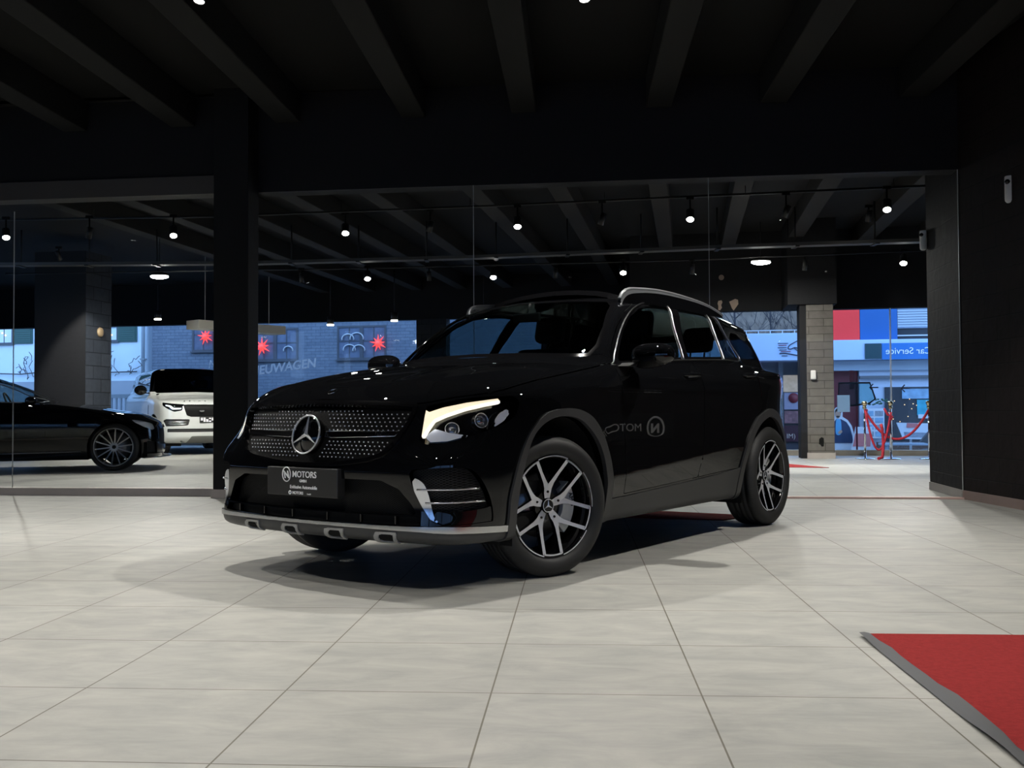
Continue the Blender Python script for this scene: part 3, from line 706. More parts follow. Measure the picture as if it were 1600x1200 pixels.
        skin('vent_lower_panel',f,b[0],b[1],'paint',v,off=-.006,wall=-.04)
        for zc in (.503,.441):
            us=np.linspace(-.06 if zc>.46 else -.02,.365,14) if zc>.46 else np.linspace(-.005,.40,14)
            pts=[]
            for u_ in us:
                lo,hi=.2,.95
                for _ in range(28):
                    m=(lo+hi)/2
                    # point on body with |y|-x=u
                    if f(np.array(m-u_),np.array(m),np.array(zc))<0: lo=m
                    else: hi=m
                pts.append((m-u_,m,zc))
            pts=np.array(pts); pts=pts-nrm(f,pts)*.004; pts[:,1]*=s
            sb=MB(); sb.tube(pts,.0055,8,flat=1.6,up=(0,0,1)); sb.build('vent_slat','satin',v)
    # parking sensor and plate
    # ---- bumper lip and skid
    zt=lambda P:np.interp(U(P),[-.82,-.1,.1,.53,.6],[.325,.329,.331,.315,.312])
    zb=lambda P:np.interp(U(P),[-.82,-.4,-.05,.06,.53,.6],[.309,.310,.307,.303,.285,.283])
    fr=lambda P:.34-X(P)
    a=take(lambda P:both(Z(P)-zt(P),zb(P)-Z(P),fr(P)))
    tag(skin('bumper_lip','' or f,a[0],a[1],'lipmetal',car,off=.012,wall=-.01),'bright metal front lip strip')
    a=take(lambda P:both(Z(P)-zb(P),fr(P),Z(P)-.31))
    sk=skin('skid_plate',f,a[0],a[1],'skid',car,off=.004,wall=-.01); tag(sk,'dark grey skid plate with four cut-outs')
    for yc in (-.43,-.11,.215,.54):
        q=[(yc-.07,.298),(yc+.06,.300),(yc+.035,.247),(yc-.095,.246)]
        qi=[(yc-.045,.290),(yc+.040,.291),(yc+.022,.256),(yc-.064,.256)]
        b,_=cut(a[0],a[1],both(polysd(a[0][:,1],a[0][:,2],q),.45-a[0][:,0]))
        bi,bo=cut(b[0],b[1],polysd(b[0][:,1],b[0][:,2],qi)) if len(b[1]) else (b,b)
        if len(bo[1]): skin('skid_cutout',f,bo[0],bo[1],'skidlight',sk,off=.012,wall=-.002)
        if len(bi[1]): skin('cutout_recess',f,bi[0],bi[1],'blackmatt',sk,off=.006)
    # ---- glazing
    wp=[(0,1.200),(.35,1.195),(.70,1.182),(.748,1.186),(.760,1.262),(.716,1.389),(.625,1.545),(.56,1.583),(.3,1.601),(0,1.606)]
    wpoly=np.array(wp+[(-a,b) for a,b in wp[::-1][1:-1]])
    a=take(lambda P:both(polysd(P[:,1],Z(P),wpoly),-1.42-X(P)))
    wi,wo=cut(a[0],a[1],polysd(a[0][:,1],a[0][:,2],wpoly)+.022)
    tag(skin('windscreen',f,wi[0],wi[1],'carglass',car),'clear tinted windscreen')
    skin('windscreen_border',f,wo[0],wo[1],'blackgloss',car,off=-.001)
    rp=[(0,1.215),(.45,1.215),(.62,1.23),(.56,1.36),(.47,1.44),(0,1.46)]
    rpoly=np.array(rp+[(-a,b) for a,b in rp[::-1][1:-1]])
    a=take(lambda P:both(polysd(P[:,1],Z(P),rpoly),3.0+X(P)))
    skin('rear_window',f,a[0],a[1],'carglass',car)
    dlo=[(-.765,1.132),(-.80,1.16),(-.875,1.231),(-1.042,1.366),(-1.202,1.473),(-1.364,1.539),(-1.588,1.584),(-1.90,1.592),(-2.2,1.592),(-2.50,1.583),(-2.585,1.560),(-2.62,1.486),(-2.675,1.347),(-2.703,1.233),(-2.371,1.222),(-1.666,1.196),(-1.2,1.165)]
    dp=spline(dlo,4)
    da=take(lambda P:both(polysd(X(P),Z(P),dp),.45-Y(P)))
    gF=[(-.85,1.160),(-.93,1.245),(-1.07,1.362),(-1.21,1.456),(-1.37,1.522),(-1.59,1.566),(-1.80,1.574),(-1.735,1.436),(-1.70,1.314),(-1.66,1.215),(-1.2,1.183)]
    gR=[(-1.95,1.576),(-2.2,1.574),(-2.40,1.566),(-2.385,1.42),(-2.36,1.31),(-2.32,1.243),(-1.77,1.222),(-1.82,1.348)]
    gS=[(-2.47,1.555),(-2.555,1.545),(-2.60,1.47),(-2.655,1.34),(-2.675,1.252),(-2.42,1.247),(-2.44,1.40)]
    pieces={}
    for nm,pl in (('front_side_glass',gF),('rear_side_glass',gR),('small_side_glass',gS)):
        pl=np.array(pl); i_,da=cut(da[0],da[1],polysd(da[0][:,0],da[0][:,2],pl)); pieces[nm]=i_
    pil=da
    gq=[(-2.76,1.255),(-2.735,1.35),(-2.70,1.46),(-2.66,1.535),(-2.85,1.50),(-3.0,1.45),(-3.10,1.37),(-3.18,1.255)]
    qa=take(lambda P:both(polysd(X(P),Z(P),np.array(gq)),.45-Y(P)))
    for s in (1,-1):
        h,_=cut(qa[0],qa[1],-s*qa[0][:,1]); tag(skin('quarter_window',f,h[0],h[1],'darkglass',car,off=-.001),'dark tinted rear quarter window')
        h,_=cut(pil[0],pil[1],-s*pil[0][:,1]); skin('window_pillar',f,h[0],h[1],'blackgloss',car,off=-.001)
        t=MB(); t.tube(onside(f,dp,s,.002),.0048,8,closed=True,up=(0,1,0)); tr=t.build('window_trim','trimchrome',car); tag(tr,'thin bright window surround')
        for pts in ([(-1.83,1.585),(-1.76,1.436),(-1.722,1.314),(-1.68,1.20)],[(-2.44,1.58),(-2.415,1.43),(-2.39,1.31),(-2.355,1.225)]):
            t=MB(); t.tube(onside(f,spline(pts,6,False),s,.003),.0055,8,up=(0,1,0)); t.build('pillar_trim','trimchrome',tr)
    # ---- hood
    zl=lambda P:np.where(X(P)>.70,np.interp(Y(P),[0,.55,.62],[.934,.908,.895]),np.interp(X(P),[-.7,-.62,-.316,-.003,.178,.29,.376,.533,.643,.712],[1.14,1.123,1.075,1.03,.998,.976,.960,.938,.910,.900]))
    wsb=lambda P:(-.50-np.interp(Y(P),[0,.3,.5,.65,.75,.85],[0,.03,.075,.12,.19,.3]))-X(P)
    hsd=lambda P:both(zl(P)-Z(P),wsb(P),.05-.05*(X(P)<.9))
    hs=lambda P:np.maximum(zl(P)-Z(P),wsb(P))
    hood=take(lambda P:hs(P)+.0022); gap=take(lambda P:hs(P)-.0022)
    skin('bonnet',f,hood[0],hood[1],'paint',car,off=.001)
    skin('bonnet_gap',f,gap[0],gap[1],'blackmatt',car,off=-.008)
    # ---- doors
    d1=[(-.757,1.132),(-.721,1.015),(-.742,.906),(-.744,.781),(-.758,.6),(-.770,.44),(-.772,.385),(-1.20,.402),(-1.735,.426),(-1.765,.595),(-1.777,.775),(-1.787,.952),(-1.797,1.069),(-1.80,1.19),(-1.83,1.35),(-1.88,1.50),(-1.93,1.605),(-1.6,1.600),(-1.36,1.562),(-1.18,1.492),(-1.02,1.388),(-.86,1.262),(-.78,1.165)]
    d2=[(-1.797,1.069),(-1.787,.952),(-1.777,.775),(-1.765,.595),(-1.735,.426),(-2.10,.444),(-2.385,.456),(-2.40,.50),(-2.45,.65),(-2.53,.75),(-2.64,.83),(-2.73,.872),(-2.745,.90),(-2.725,1.008),(-2.757,1.12),(-2.725,1.24),(-2.70,1.35),(-2.645,1.49),(-2.60,1.58),(-2.5,1.602),(-2.2,1.606),(-1.93,1.605),(-1.88,1.50),(-1.83,1.35),(-1.80,1.19)]
    for nm,pl,glassn,hx in (('front_door',d1,['front_side_glass'],(-1.555,1.098)),('rear_door',d2,['rear_side_glass','small_side_glass'],(-2.50,1.120))):
        sd=lambda P:both(polysd(X(P),Z(P),np.array(pl)),.45-Y(P))
        a=take(lambda P:sd(P)+.0022); g=take(lambda P:sd(P)-.0022)
        skin('door_gap',f,g[0],g[1],'blackmatt',car,off=-.008)
        for s in (1,-1):
            h,_=cut(a[0],a[1],-s*a[0][:,1]); D=skin(nm,f,h[0],h[1],'paint',car)
            for gl in glassn:
                pc=pieces[gl]; h,_=cut(pc[0],pc[1],-s*pc[0][:,1]); skin('door_window',f,h[0],h[1],'carglass' if gl!='small_side_glass' else 'darkglass',D,off=-.003)
            # handle
            x0,z0=hx; xs=np.linspace(x0+.005,x0-.235,9); zs=z0-.006+.012*np.linspace(0,1,9)
            pp=onside(f,np.stack([xs,zs],1),s,0); out=np.array([0,s,0])
            lift=np.sin(np.linspace(0,math.pi,9))**.5*.034
            pp=pp+out*lift[:,None]; hb=MB(); hb.tube(pp,[.009,.012,.014,.0145,.0145,.0145,.014,.012,.009],10,up=(0,1,0)); hn=hb.build('door_handle','paint',D)
            cupc=onside(f,np.array([(x0-.10,z0)]),s,-.001)[0]
            tr=MB(); q=pp+np.array([0,s*.003,-.0135]); tr.tube(q[1:-1],.0025,6,up=(0,1,0)); tr.build('handle_trim','trimchrome',hn)
    # ---- tail lamps, remaining shell
    tl=[(.42,1.10),(.60,1.125),(.80,1.13),(.90,1.09),(.93,1.0),(.90,.95),(.75,.965),(.42,.985)]
    a=take(lambda P:both(polysd(Y(P),Z(P),np.array(tl)),3.22+X(P)))
    for o in halves(a,'tail_lamp','taillamp',off=.001): tag(o,'red tail lamp')
    skin('body_shell',f,st[0],st[1],'paint',car)
    # ---- rails
    for s in (1,-1):
        rp=np.array([(-1.235,.625,1.578),(-1.265,.632,1.622),(-1.32,.638,1.646),(-1.42,.640,1.658),(-1.72,.645,1.672),(-2.08,.645,1.662),(-2.42,.64,1.638),(-2.64,.63,1.606),(-2.74,.625,1.582)]); rp[:,1]*=s
        if s==-1: rp[:,2]-=.034*np.clip(1-(-1.25-rp[:,0])/.9,.25,1)
        pts=spline(rp,5,False); mb=MB(); mb.tube(pts,.011,10,flat=1.3); 
        V=[];n=len(pts)
        V2=[]
        for p in pts:
            t_=np.interp(p[0],[-2.74,-2.3,-1.5,-1.3,-1.2],[.012,.014,.024,.034,.05])
            V+=[(p[0],p[1]-.012*s,p[2]-.006),(p[0],p[1]-.012*s,p[2]-t_),(p[0],p[1]+.010*s,p[2]-.006),(p[0],p[1]+.012*s,p[2]-t_)]
            V2+=[(p[0],p[1]-.012*s,p[2]-t_),(p[0],p[1]-.012*s,min(p[2]-.012,1.60)),(p[0],p[1]+.010*s,p[2]-t_),(p[0],p[1]+.010*s,min(p[2]-.012,1.56))]
        mb.add(V,[(4*i,4*i+4,4*i+5,4*i+1) for i in range(n-1)]+[(4*i+2,4*i+3,4*i+7,4*i+6) for i in range(n-1)])
        rl=tag(mb.build('roof_rail','rail',car),'satin aluminium roof rail')
        m2=MB(); m2.add(V2,[(4*i,4*i+4,4*i+5,4*i+1) for i in range(n-1)]+[(4*i+2,4*i+3,4*i+7,4*i+6) for i in range(n-1)]); m2.build('rail_base','paint',rl)
    # raised front edge of the glass sunroof
    yy=np.linspace(-.47,.56,13); mb=MB(); V=[]
    for y_ in yy:
        h=1.682-.05*((y_-.04)/.5)**2-.02*max(0,(y_-.45)/.1)
        V+=[(-1.33,y_,h-.034),(-1.36,y_,h),(-1.80,y_,h-.012-.01),(-1.80,y_,h-.045)]
    n=len(yy); F=[]
    for i in range(n-1):
        for k in range(4): F.append((4*i+k,4*i+(k+1)%4,4*i+4+(k+1)%4,4*i+4+k))
    F+=[(0,1,2,3),(4*n-4,4*n-1,4*n-2,4*n-3)]
    mb.add(V,F); tag(mb.build('sunroof_panel','blackgloss',car),'tilted dark glass sunroof panel')
    # ---- mirrors
    for s in (1,-1):
        c=np.array([-.93,1.035,1.190]) if s==1 else np.array([-.80,1.02,1.190])
        def mf(x,y,z,c=c):
            a=(x-c[0])/.088; b=(y-c[1])/.135; d=(z-c[2])/.072
            a=np.where(a<0,a*1.6,a); d=np.where(d<0,d*(1.0+.25*np.clip((y-c[1])/.13,-1,1)),d)
            return ((np.abs(a)**2.3+np.abs(b)**2.8+np.abs(d)**2.4)**(1/2.4)-1)*.07
        Pm,Qm=surface(mf,c-[.12,.16,.10],c+[.12,.16,.10],.012)
        N=nrm(mf,Pm)
        if s==-1: Pm[:,1]*=-1; N[:,1]*=-1; Qm=Qm[:,::-1]
        mo=me('door_mirror',Pm,Qm,'paint',car,normals=N)
        am=MB(); y0=.85*s; y1=.93*s
        am.prism([(c[0]-.03,1.150),(c[0]+.055,1.150),(c[0]+.135,1.128),(c[0]+.03,1.126)],min(y0,y1+.02*s),max(y0,y1+.02*s),'xz'); am.build('mirror_arm','greyplastic',mo)
        gl=MB(); gl.lathe([(0,0),(.055,0),(.055,-.003),(0,-.003)],24,'y',M=Matrix.Translation((c[0]-.058,s*c[1],c[2]))@Matrix.Scale(1.9,4,(0,1,0))@Matrix.Rotation(R(90),4,'Z')); gl.build('mirror_glass','mirrorglass',mo)
        tb=MB(); tb.tube([(c[0]+.070,s*(c[1]-.10),c[2]-.012),(c[0]+.083,s*(c[1]),c[2]-.012),(c[0]+.06,s*(c[1]+.10),c[2]-.010)],.0045,6); tb.build('indicator_strip','chrome',mo)
    # ---- number plate
    pl=MB(); pl.box((.800,-.262,.446),(.852,.262,.590),ch=.004); pt=pl.build('number_plate','platedark',car); tag(pt,'dark show plate with white dealer lettering')
    Mb=Matrix.Translation((.8525,0,0))@Matrix.Rotation(R(90),4,'Z')@Matrix.Rotation(R(90),4,'X')
    def T_(s_,y,z,size,nm='plate_lettering',sh=0,b=0,sx=1): return text_part(nm,s_,size,'plateink',pt,Mb@Matrix.Translation((y,z,0))@Matrix.Scale(sx,4,(1,0,0)),shear=sh,bold=b,ext=.0008)
    T_('MOTORS',-.068,.541,.044,b=.0006); T_('GMBH',-.014,.5165,.019,b=.0004); T_('Exklusive Automobile',-.086,.4835,.0235,sx=.98,b=.0004); T_('MOTORS',-.068,.455,.020,b=.0004); T_('GmbH',.042,.455,.011)
    T_('N',-.128,.535,.050,b=.002,sh=-.25)
    rg=MB()
    pts=[(.8535,-.111+.030*math.cos(t),.553+.036*math.sin(t)) for t in np.linspace(0,2*math.pi,40,endpoint=False)]; rg.tube(pts,.0030,6,closed=True,up=(1,0,0),flat=1)
    pts=[(.8535,-.084+.008*math.cos(t),.462+.008*math.sin(t)) for t in np.linspace(0,2*math.pi,16,endpoint=False)]; rg.tube(pts,.003,6,closed=True,up=(1,0,0))
    rg.build('plate_emblem','plateink',pt)
    # badge on the bonnet nose
    bd=MB(); c=np.array([[.640,0,.984]]); 
    zz=[z for z in np.linspace(.9,1.1,400) if f(np.array(.640),np.array(0.),np.array(z))<0][-1]
    n1=Vector(nrm(f,np.array([[.640,0,zz]]))[0]); Mq=Matrix.Translation(Vector((.640,0,zz))+n1*.001)@n1.to_track_quat('Y','Z').to_matrix().to_4x4()
    ring(bd,.026,.003,32,6,.001); bd.lathe([(0,.002),(.024,.001)],24,'y'); star_mb(bd,.02,.003); tag(bd.build('bonnet_badge','chrome',car,M=Mq),'small round bonnet badge')
    # ---- wheels
    W0=glc_wheel(car,(-.11,.795,.3685),R(-17))
    glc_wheel(car,(-2.93,.812,.3685),0,W0)
    glc_wheel(car,(-.11,-.795,.3685),R(180-17),W0)
    glc_wheel(car,(-2.93,-.812,.3685),R(180),W0)
    # ---- underside and cabin
    ub=MB(); ub.box((-3.5,-.80,.24),(.45,.80,.34)); ub.box((.40,-.60,.25),(.66,.60,.60)); ub.box((-2.3,-.86,.27),(-.66,.86,.33)); ub.build('underbody','blackmatt',car)
    inn=MB(); inn.box((-3.45,-.80,.44),(.1,.80,.50)); inn.box((-.98,-.74,.50),(-.62,.74,1.14)); inn.box((-3.45,-.55,.50),(-3.15,.55,1.08)); inn.build('cabin_floor','interior',car)
    db=MB(); db.box((-1.02,-.70,.92),(-.60,.70,1.15),ch=.03); ds=db.build('dashboard','interior',car)
    sw=MB(); ring(sw,.185,.014,40,8); sw.cyl((0,-.14,0),(0,0,0),.03,12); sw.box((-.17,-.012,-.02),(.17,.012,.02))
    sw.build('steering_wheel','interior',car,M=Matrix.Translation((-1.22,.37,1.04))@Matrix.Rotation(R(90),4,'Z')@Matrix.Rotation(R(-22),4,'X'))
    def seat(x,y,w=.5,back=.62):
        mb=MB(); mb.box((x-.02,y-w/2,.60),(x+.50,y+w/2,.78),ch=.05)
        Mb_=Matrix.Translation((x,y,.72))@Matrix.Rotation(R(-14),4,'Y'); mb.box((-.06,-w/2,0),(.08,w/2,back),Mb_,ch=.05)
        o=mb.build('seat','interior',car)
        hb=MB(); hb.box((-.045,-.125,back+.05),(.055,.125,back+.25),Mb_,ch=.045); hb.cyl(Mb_@Vector((0,-.06,back-.02)),Mb_@Vector((0,-.06,back+.08)),.008,8); hb.cyl(Mb_@Vector((0,.06,back-.02)),Mb_@Vector((0,.06,back+.08)),.008,8)
        hb.build('headrest','interior',o)
    seat(-1.72,.37); seat(-1.72,-.37)
    for y in (.38,-.38): seat(-2.68,y,.52,.56)
    mr=MB(); mr.box((-1.10,-.11,1.455),(-1.075,.11,1.515),ch=.01); mr.cyl((-1.09,0,1.5),(-1.13,0,1.58),.008,8); mr.build('rear_view_mirror','interior',car)
    return car
# ================================================================ show-room shell
WU=(math.cos(WALLA),math.sin(WALLA)); BA=2*WALLA-TILA       # direction of the far hall, the showroom's mirror image
def wx(s,d,a=WALLA,D=WALLD):
    """point s metres along the wall line (0 at x=0), d metres behind it"""
    return (s*math.cos(a)-d*math.sin(a), D+s*math.sin(a)+d*math.cos(a))
def frame(D,a): return empty
def build_room():
    tz=3.16
    # floors: local axes follow the tile joints
    c,s=math.cos(TILA),math.sin(TILA)
    def loc(x,y,ox=TILX,oy=TILY,a=TILA):
        c,s=math.cos(a),math.sin(a); x-=ox;y-=oy; return (x*c+y*s,-x*s+y*c)
    A=wx(-11,0);B=wx(4.32,0)
    quad=[A,B,(4.46,6.28),(9.5,5.9),(9.5,-6),(-11.5,-6)]
    pts=[(*loc(*p),0) for p in quad]; k=len(pts)
    o=me('floor',pts+[(x,y,-.25) for x,y,z in pts],[tuple(range(k)),tuple(range(2*k-1,k-1,-1))]+[(i,k+i,k+(i+1)%k,(i+1)%k) for i in range(k)],'tiles',loc=(TILX,TILY,0),rz=TILA)
    tag(o,'pale grey square-tiled showroom floor','floor',kind='structure')
    # far hall: mirror reflection built as a room, joints turned the other way
    C=wx(-11,0);D_=wx(5.6,0)
    quad=[C,D_,(8.6,17.9),(2.9,18.86),(3.1,24.0),(-15,26.6),(-15,12)]
    ox,oy=-1.07,16.35
    pts=[(*loc(p[0],p[1],ox,oy,BA),.0) for p in quad]; k=len(pts)
    o=me('floor',pts+[(x,y,-.25) for x,y,z in pts],[tuple(range(k))[::1],tuple(range(2*k-1,k-1,-1))]+[(i,(i+1)%k,k+(i+1)%k,k+i) for i in range(k)],'tiles',loc=(ox,oy,0),rz=BA)
    tag(o,'pale tiled floor of the mirrored hall beyond the glass','floor',kind='structure')
    # ceiling slab + beams
    me_=MB(); me_.prism([(-12,-6.5),(10,-6.5),(10,9.3),(5,9.5),(-12,11.2)],4.18,4.4); tag(me_.build('ceiling','ceiling'),'black painted ceiling slab over the showroom','ceiling',kind='structure')
    me_=MB(); me_.prism([(-16,11.3),(5,9.6),(12,9.6),(9.5,19),(3.2,20),(3.2,24.6),(-16,27.5)],4.18,4.4); tag(me_.build('ceiling','ceiling2',),'black ceiling slab over the mirrored far hall','ceiling',kind='structure')
    for u,w_ in ((-6.45,.26),(-5.3,.26),(-4.10,.26),(-2.96,.26),(-1.64,.25),(-.51,.25),(.83,.25),(1.94,.26),(3.25,.27),(4.45,.27),(5.6,.27)):
        b=MB(); v1=9.99+(u*-.055)-.12; b.box((u-w_/2,-6.3,3.86),(u+w_/2,v1,4.18),ch=.01)
        nm={-1.64:'fifth',}.get(u)
        tag(b.build('ceiling_beam','beam',loc=(0,0,0),rz=TILA),'long dark ceiling beam running from above the camera to the rear wall','beam','ceiling beams over the showroom')
    for u,w_ in ((-9.0,.26),(-7.8,.26),(-6.6,.26),(-5.45,.26),(-4.30,.26),(-2.86,.26),(-1.70,.26),(-.36,.25),(.77,.25),(1.90,.26),(3.15,.27),(4.3,.27),(5.4,.27)):
        b=MB(); v0=10.7+u*.055; b.box((u-w_/2,v0-.35,3.86),(u+w_/2,24.5 if u<1.4 else 19.5,4.18),ch=.01)
        tag(b.build('ceiling_beam','beam2',loc=(0,0,0),rz=BA),'dark ceiling beam of the mirrored hall beyond the glass','beam','ceiling beams of the mirrored far hall')
    # rear wall: header above the glass, pillar, right wall
    def wallbox(name,s0,s1,d0,d1,z0,z1,mat,label,cat='wall',kind='structure',a=WALLA,D=WALLD,ch=0,parent=None):
        b=MB(); b.box((s0,d0,z0),(s1,d1,z1),ch=ch); o=b.build(name,mat,parent,loc=(-0*math.sin(a),D*1.0,0),rz=a)
        if label: tag(o,label,cat,kind=kind)
        return o
    wallbox('wall_back',-2.66,4.33,0,.22,tz,4.2,'blackwall','black wall above the tall glass panels')
    wallbox('wall_back',-11,-3.03,0,.22,tz+.19,4.2,'blackwall','black wall above the left glass')
    wallbox('trim_1',-11,-3.03,-.02,.2,tz,tz+.19,'lintel','grey lintel above the left glass panel','lintel')
    wallbox('wall_pillar',-3.03,-2.66,-.27,.012,.085,4.2,'pillarwall','square black pillar left of the black car','pillar',ch=.008)
    wallbox('trim_2',-3.045,-2.645,-.285,.02,0,.085,'skirt','pale skirting round the black pillar','skirting')
    wallbox('trim_3',-11,-3.05,-.06,.10,0,.075,'skirt','pale tiled kerb under the left glass panel','kerb')
    wallbox('trim_4',-2.64,4.34,-.03,.05,0,.018,'pinkkerb','low pinkish kerb strip under the right glass panels','kerb')
    # right wall (near side) and its mirror image built behind the glass
    cx,cy=wx(4.33,0)
    def rwall(x0,y0,x1,y1,th,name,z0,z1,mat,lab,cat):
        L=math.hypot(x1-x0,y1-y0); a=math.atan2(y1-y0,x1-x0); b=MB(); b.box((0,-th,z0),(L,0,z1)); return tag(b.build(name,mat,loc=(x0,y0,0),rz=a),lab,cat,kind='structure')
    nx,ny=4.42,6.3
    rwall(nx,ny,cx,cy,1.2,'wall_right',.0,4.2,'blackbrick','black painted brick wall at the right edge','wall')
    rwall(nx-.012,ny,cx-.012,cy-.0,.02,'baseboard_right',0,.085,'skirt2','tiled skirting at the foot of the right brick wall','skirting')
    fx,fy=4.46,10.62
    rwall(cx+.0,cy+.03,fx,fy,1.2,'wall_side',.0,4.2,'blackbrick2','mirror image of the right brick wall, built behind the right glass','wall')
    rwall(cx-.012,cy+.03,fx-.012,fy,.02,'baseboard_side',0,.085,'skirt','skirting of the mirrored brick wall behind the glass','skirting')
    # outer walls that close the showroom behind and beside the camera
    b=MB(); b.box((-11.6,-6,0),(-11.4,11.6,4.2)); tag(b.build('wall_left','blackwall'),'black side wall left of the camera','wall',kind='structure')
    b=MB(); b.box((-11.5,-6.2,0),(9.6,-6,.25)); b.box((-11.5,-6.2,2.6),(9.6,-6,4.2))
    for x in (-11.5,-7.2,-2.9,1.4,5.7,9.3): b.box((x,-6.2,.25),(x+.3,-6,2.6))
    tag(b.build('wall_front','blackwall'),'black wall with windows behind the camera','wall',kind='structure')
    b=MB(); b.box((9.4,-6,0),(9.6,6.0,4.2)); tag(b.build('wall_east','blackwall'),'black wall right of the camera','wall',kind='structure')
    b=MB(); b.prism([(4.43,6.29),(4.43,6.5),(9.6,6.4),(9.6,5.9)],-.2,4.2); tag(b.build('wall_corner','blackwall'),'black wall joining the right brick wall','wall',kind='structure')
    # rear mirror panels, built as clear glass with ground bright edges
    for i,(s0,s1,lab) in enumerate(((-8.4,-5.393,'mirror panel built as clear glass, cut off by the left edge of the picture'),(-5.383,-3.035,'wide mirror panel built as clear glass, left of the black pillar, low kerb under it'),(-2.655,-.388,'mirror panel built as clear glass, right of the black pillar, behind the bonnet'),(-.378,1.965,'mirror panel built as clear glass, behind the roof of the black car'),(1.975,4.32,'mirror panel built as clear glass, at the right, red ropes seen through it'))):
        b=MB(); b.box((s0,.0,.075 if s1<-3 else .018),(s1,.010,tz-.004)); g=b.build('mirror_panel','clearglass',loc=(0,WALLD,0),rz=WALLA); tag(g,lab,'glass panel','tall frameless mirror panels built as glass')
        e=MB(); e.box((s1-.001,-.001,.05),(s1+.0045,.011,tz-(.12 if s1<-3 else 0))); tag(e.build('panel_edge','glassedge',g),'bright ground glass edge')
    # ------------- mirrored far hall: window walls, headers, pillars
    def far(D,a=BA):
        def F_(name,s0,s1,d0,d1,z0,z1,mat,lab=None,cat=None,kind=None,ch=0,parent=None,group=None):
            b=MB(); b.box((s0,d0,z0),(s1,d1,z1),ch=ch)
            o=b.build(name,mat,parent,loc=None if parent else (0,D,0),rz=0 if parent else a)
            if lab: tag(o,lab,cat,group,kind)
            return o
        return F_
    FL=far(24.2); FR=far(19.3)
    FL('wall_far',-16.5,3.2,0,.25,3.13,4.25,'blackwall','black header over the left far windows','wall','structure')
    FL('trim_5',-16.5,1.2,0,.25,0,.12,'skirt','pale sill under the left far windows','sill','structure')
    FL('wall_far',-2.38,-1.62,-.1,.3,.12,3.13,'brickpillar','dark pier between the left far windows','pier','structure')
    FL('wall_far',.78,3.2,-.1,.3,.12,3.13,'blackwall','black end of the left window wall','wall','structure')
    FL('window_1',-16.5,.78,.10,.115,.12,3.13,'winglass','shop window glazing behind the silver car','window','structure')
    FR('wall_far',2.3,8.9,0,.25,2.70,4.25,'blackwall','black header over the right far windows','wall','structure')
    FR('wall_far',2.2,3.2,0,.25,0,2.7,'blackwall','black wall behind the black car','wall','structure')
    FR('window_2',3.1,8.9,.10,.115,.10,2.70,'winglass','shop window glazing behind the red ropes','window','structure')
    FR('trim_6',3.1,8.9,.0,.2,0,.10,'sandkerb','sandy kerb below the right shop window','kerb','structure')
    b=MB(); p0=wx(0,0); b.prism([(2.55,18.85),(2.75,18.85),(2.95,24.2),(2.75,24.2)],0,4.2); tag(b.build('wall_inner','blackwall'),'black partition between the two far window walls','wall',kind='structure')
    b=MB(); b.prism([(8.7,17.8),(8.9,17.8),(6.6,9.2),(5.7,9.6)],0,4.2); tag(b.build('wall_outer','blackwall'),'black side wall of the mirrored far hall','wall',kind='structure')
    b=MB(); b.prism([(-15,11),(-14.8,11),(-14.8,27),(-15,27)],0,4.2); tag(b.build('wall_outer','blackwall'),'black left wall of the mirrored far hall','wall',kind='structure')
    # brick pier by the right shop window
    g=far(18.15)('wall_pier',5.21,5.66,0,.45,.10,2.68,'greybrick','grey painted brick pier right of the black car, white sensor on it','pier','structure',ch=.006)
    far(18.15)('trim_7',5.20,5.67,-.012,.46,0,.10,'skirt','pale plinth under the grey brick pier','plinth','structure')
    far(18.15)('wall_pier',4.90,5.72,-.04,1.1,2.68,4.18,'blackwall','black box over the grey brick pier','pier','structure'); far(18.15)('wall_pier',5.10,5.21,.02,.45,0,2.68,'blackwall','dark edge strip on the grey brick pier','pier','structure')
    s=far(18.15)('motion_sensor',5.27,5.36,-.05,0,1.37,1.53,'whiteplastic','small white box sensor on the grey brick pier','sensor',ch=.015)
    h=MB(); h.prism([(5.40,.34),(5.44,.37),(5.475,.355),(5.48,.28),(5.475,.21),(5.44,.205),(5.42,.24),(5.395,.25)],-.004,.02,'xz'); o=h.build('wall_hole','blackmatt',loc=(0,18.15,0),rz=BA); tag(o,'jagged black hole broken in the grey brick pier','hole')
    # square pier left of the silver car (black front; block side coloured paler and bluer to look lit)
    b=MB(); b.box((-1.06,0,0),(0,.84,3.9)); o=b.build('wall_pier',['blackwall','blockwall'],loc=(-7.96,18.5,0),rz=BA); tag(o,'wide black pier with a blockwork side behind the black saloon','pier',kind='structure')
    for p in o.data.polygons:
        if p.normal.x>.9: p.material_index=1
    bl=MB(); bl.lathe([(0,-.05),(.05,-.05),(.085,-.03),(.095,0),(0,0)],28,'y'); M_=Matrix.Translation((-7.96+.45*.174+.004,18.5+.45*.985,2.40))@Matrix.Rotation(BA,4,'Z')@Matrix.Rotation(R(90),4,'Z')
    o=bl.build('alarm_bell','brass',M=M_); tag(o,'round tan disc high on the blockwork pier','bell')
    # white sensors
    def sensor(name,x,y,z,a,h,lab):
        e=empty(name,(x,y,z),a); tag(e,lab,'sensor')
        m=MB(); pr=[]; r=.033*h/.2
        m.lathe([(0,-h/2),(r*.6,-h/2+r*.1),(r*.95,-h/2+r*.5),(r,-h/2+r),(r,h/2-.01),(r*.9,h/2),(0,h/2)],24,'z'); m.build('casing','whiteplastic',e)
        d=MB(); d.sphere((-r*.62,-r*.45,h/2-.045*h/.2),r*.62,14); d.build('lens_dome','blackgloss',e)
        k=MB(); k.box((r*.4,-.012,-.03),(r*1.4,.012,.03)); k.build('bracket','whiteplastic',e)
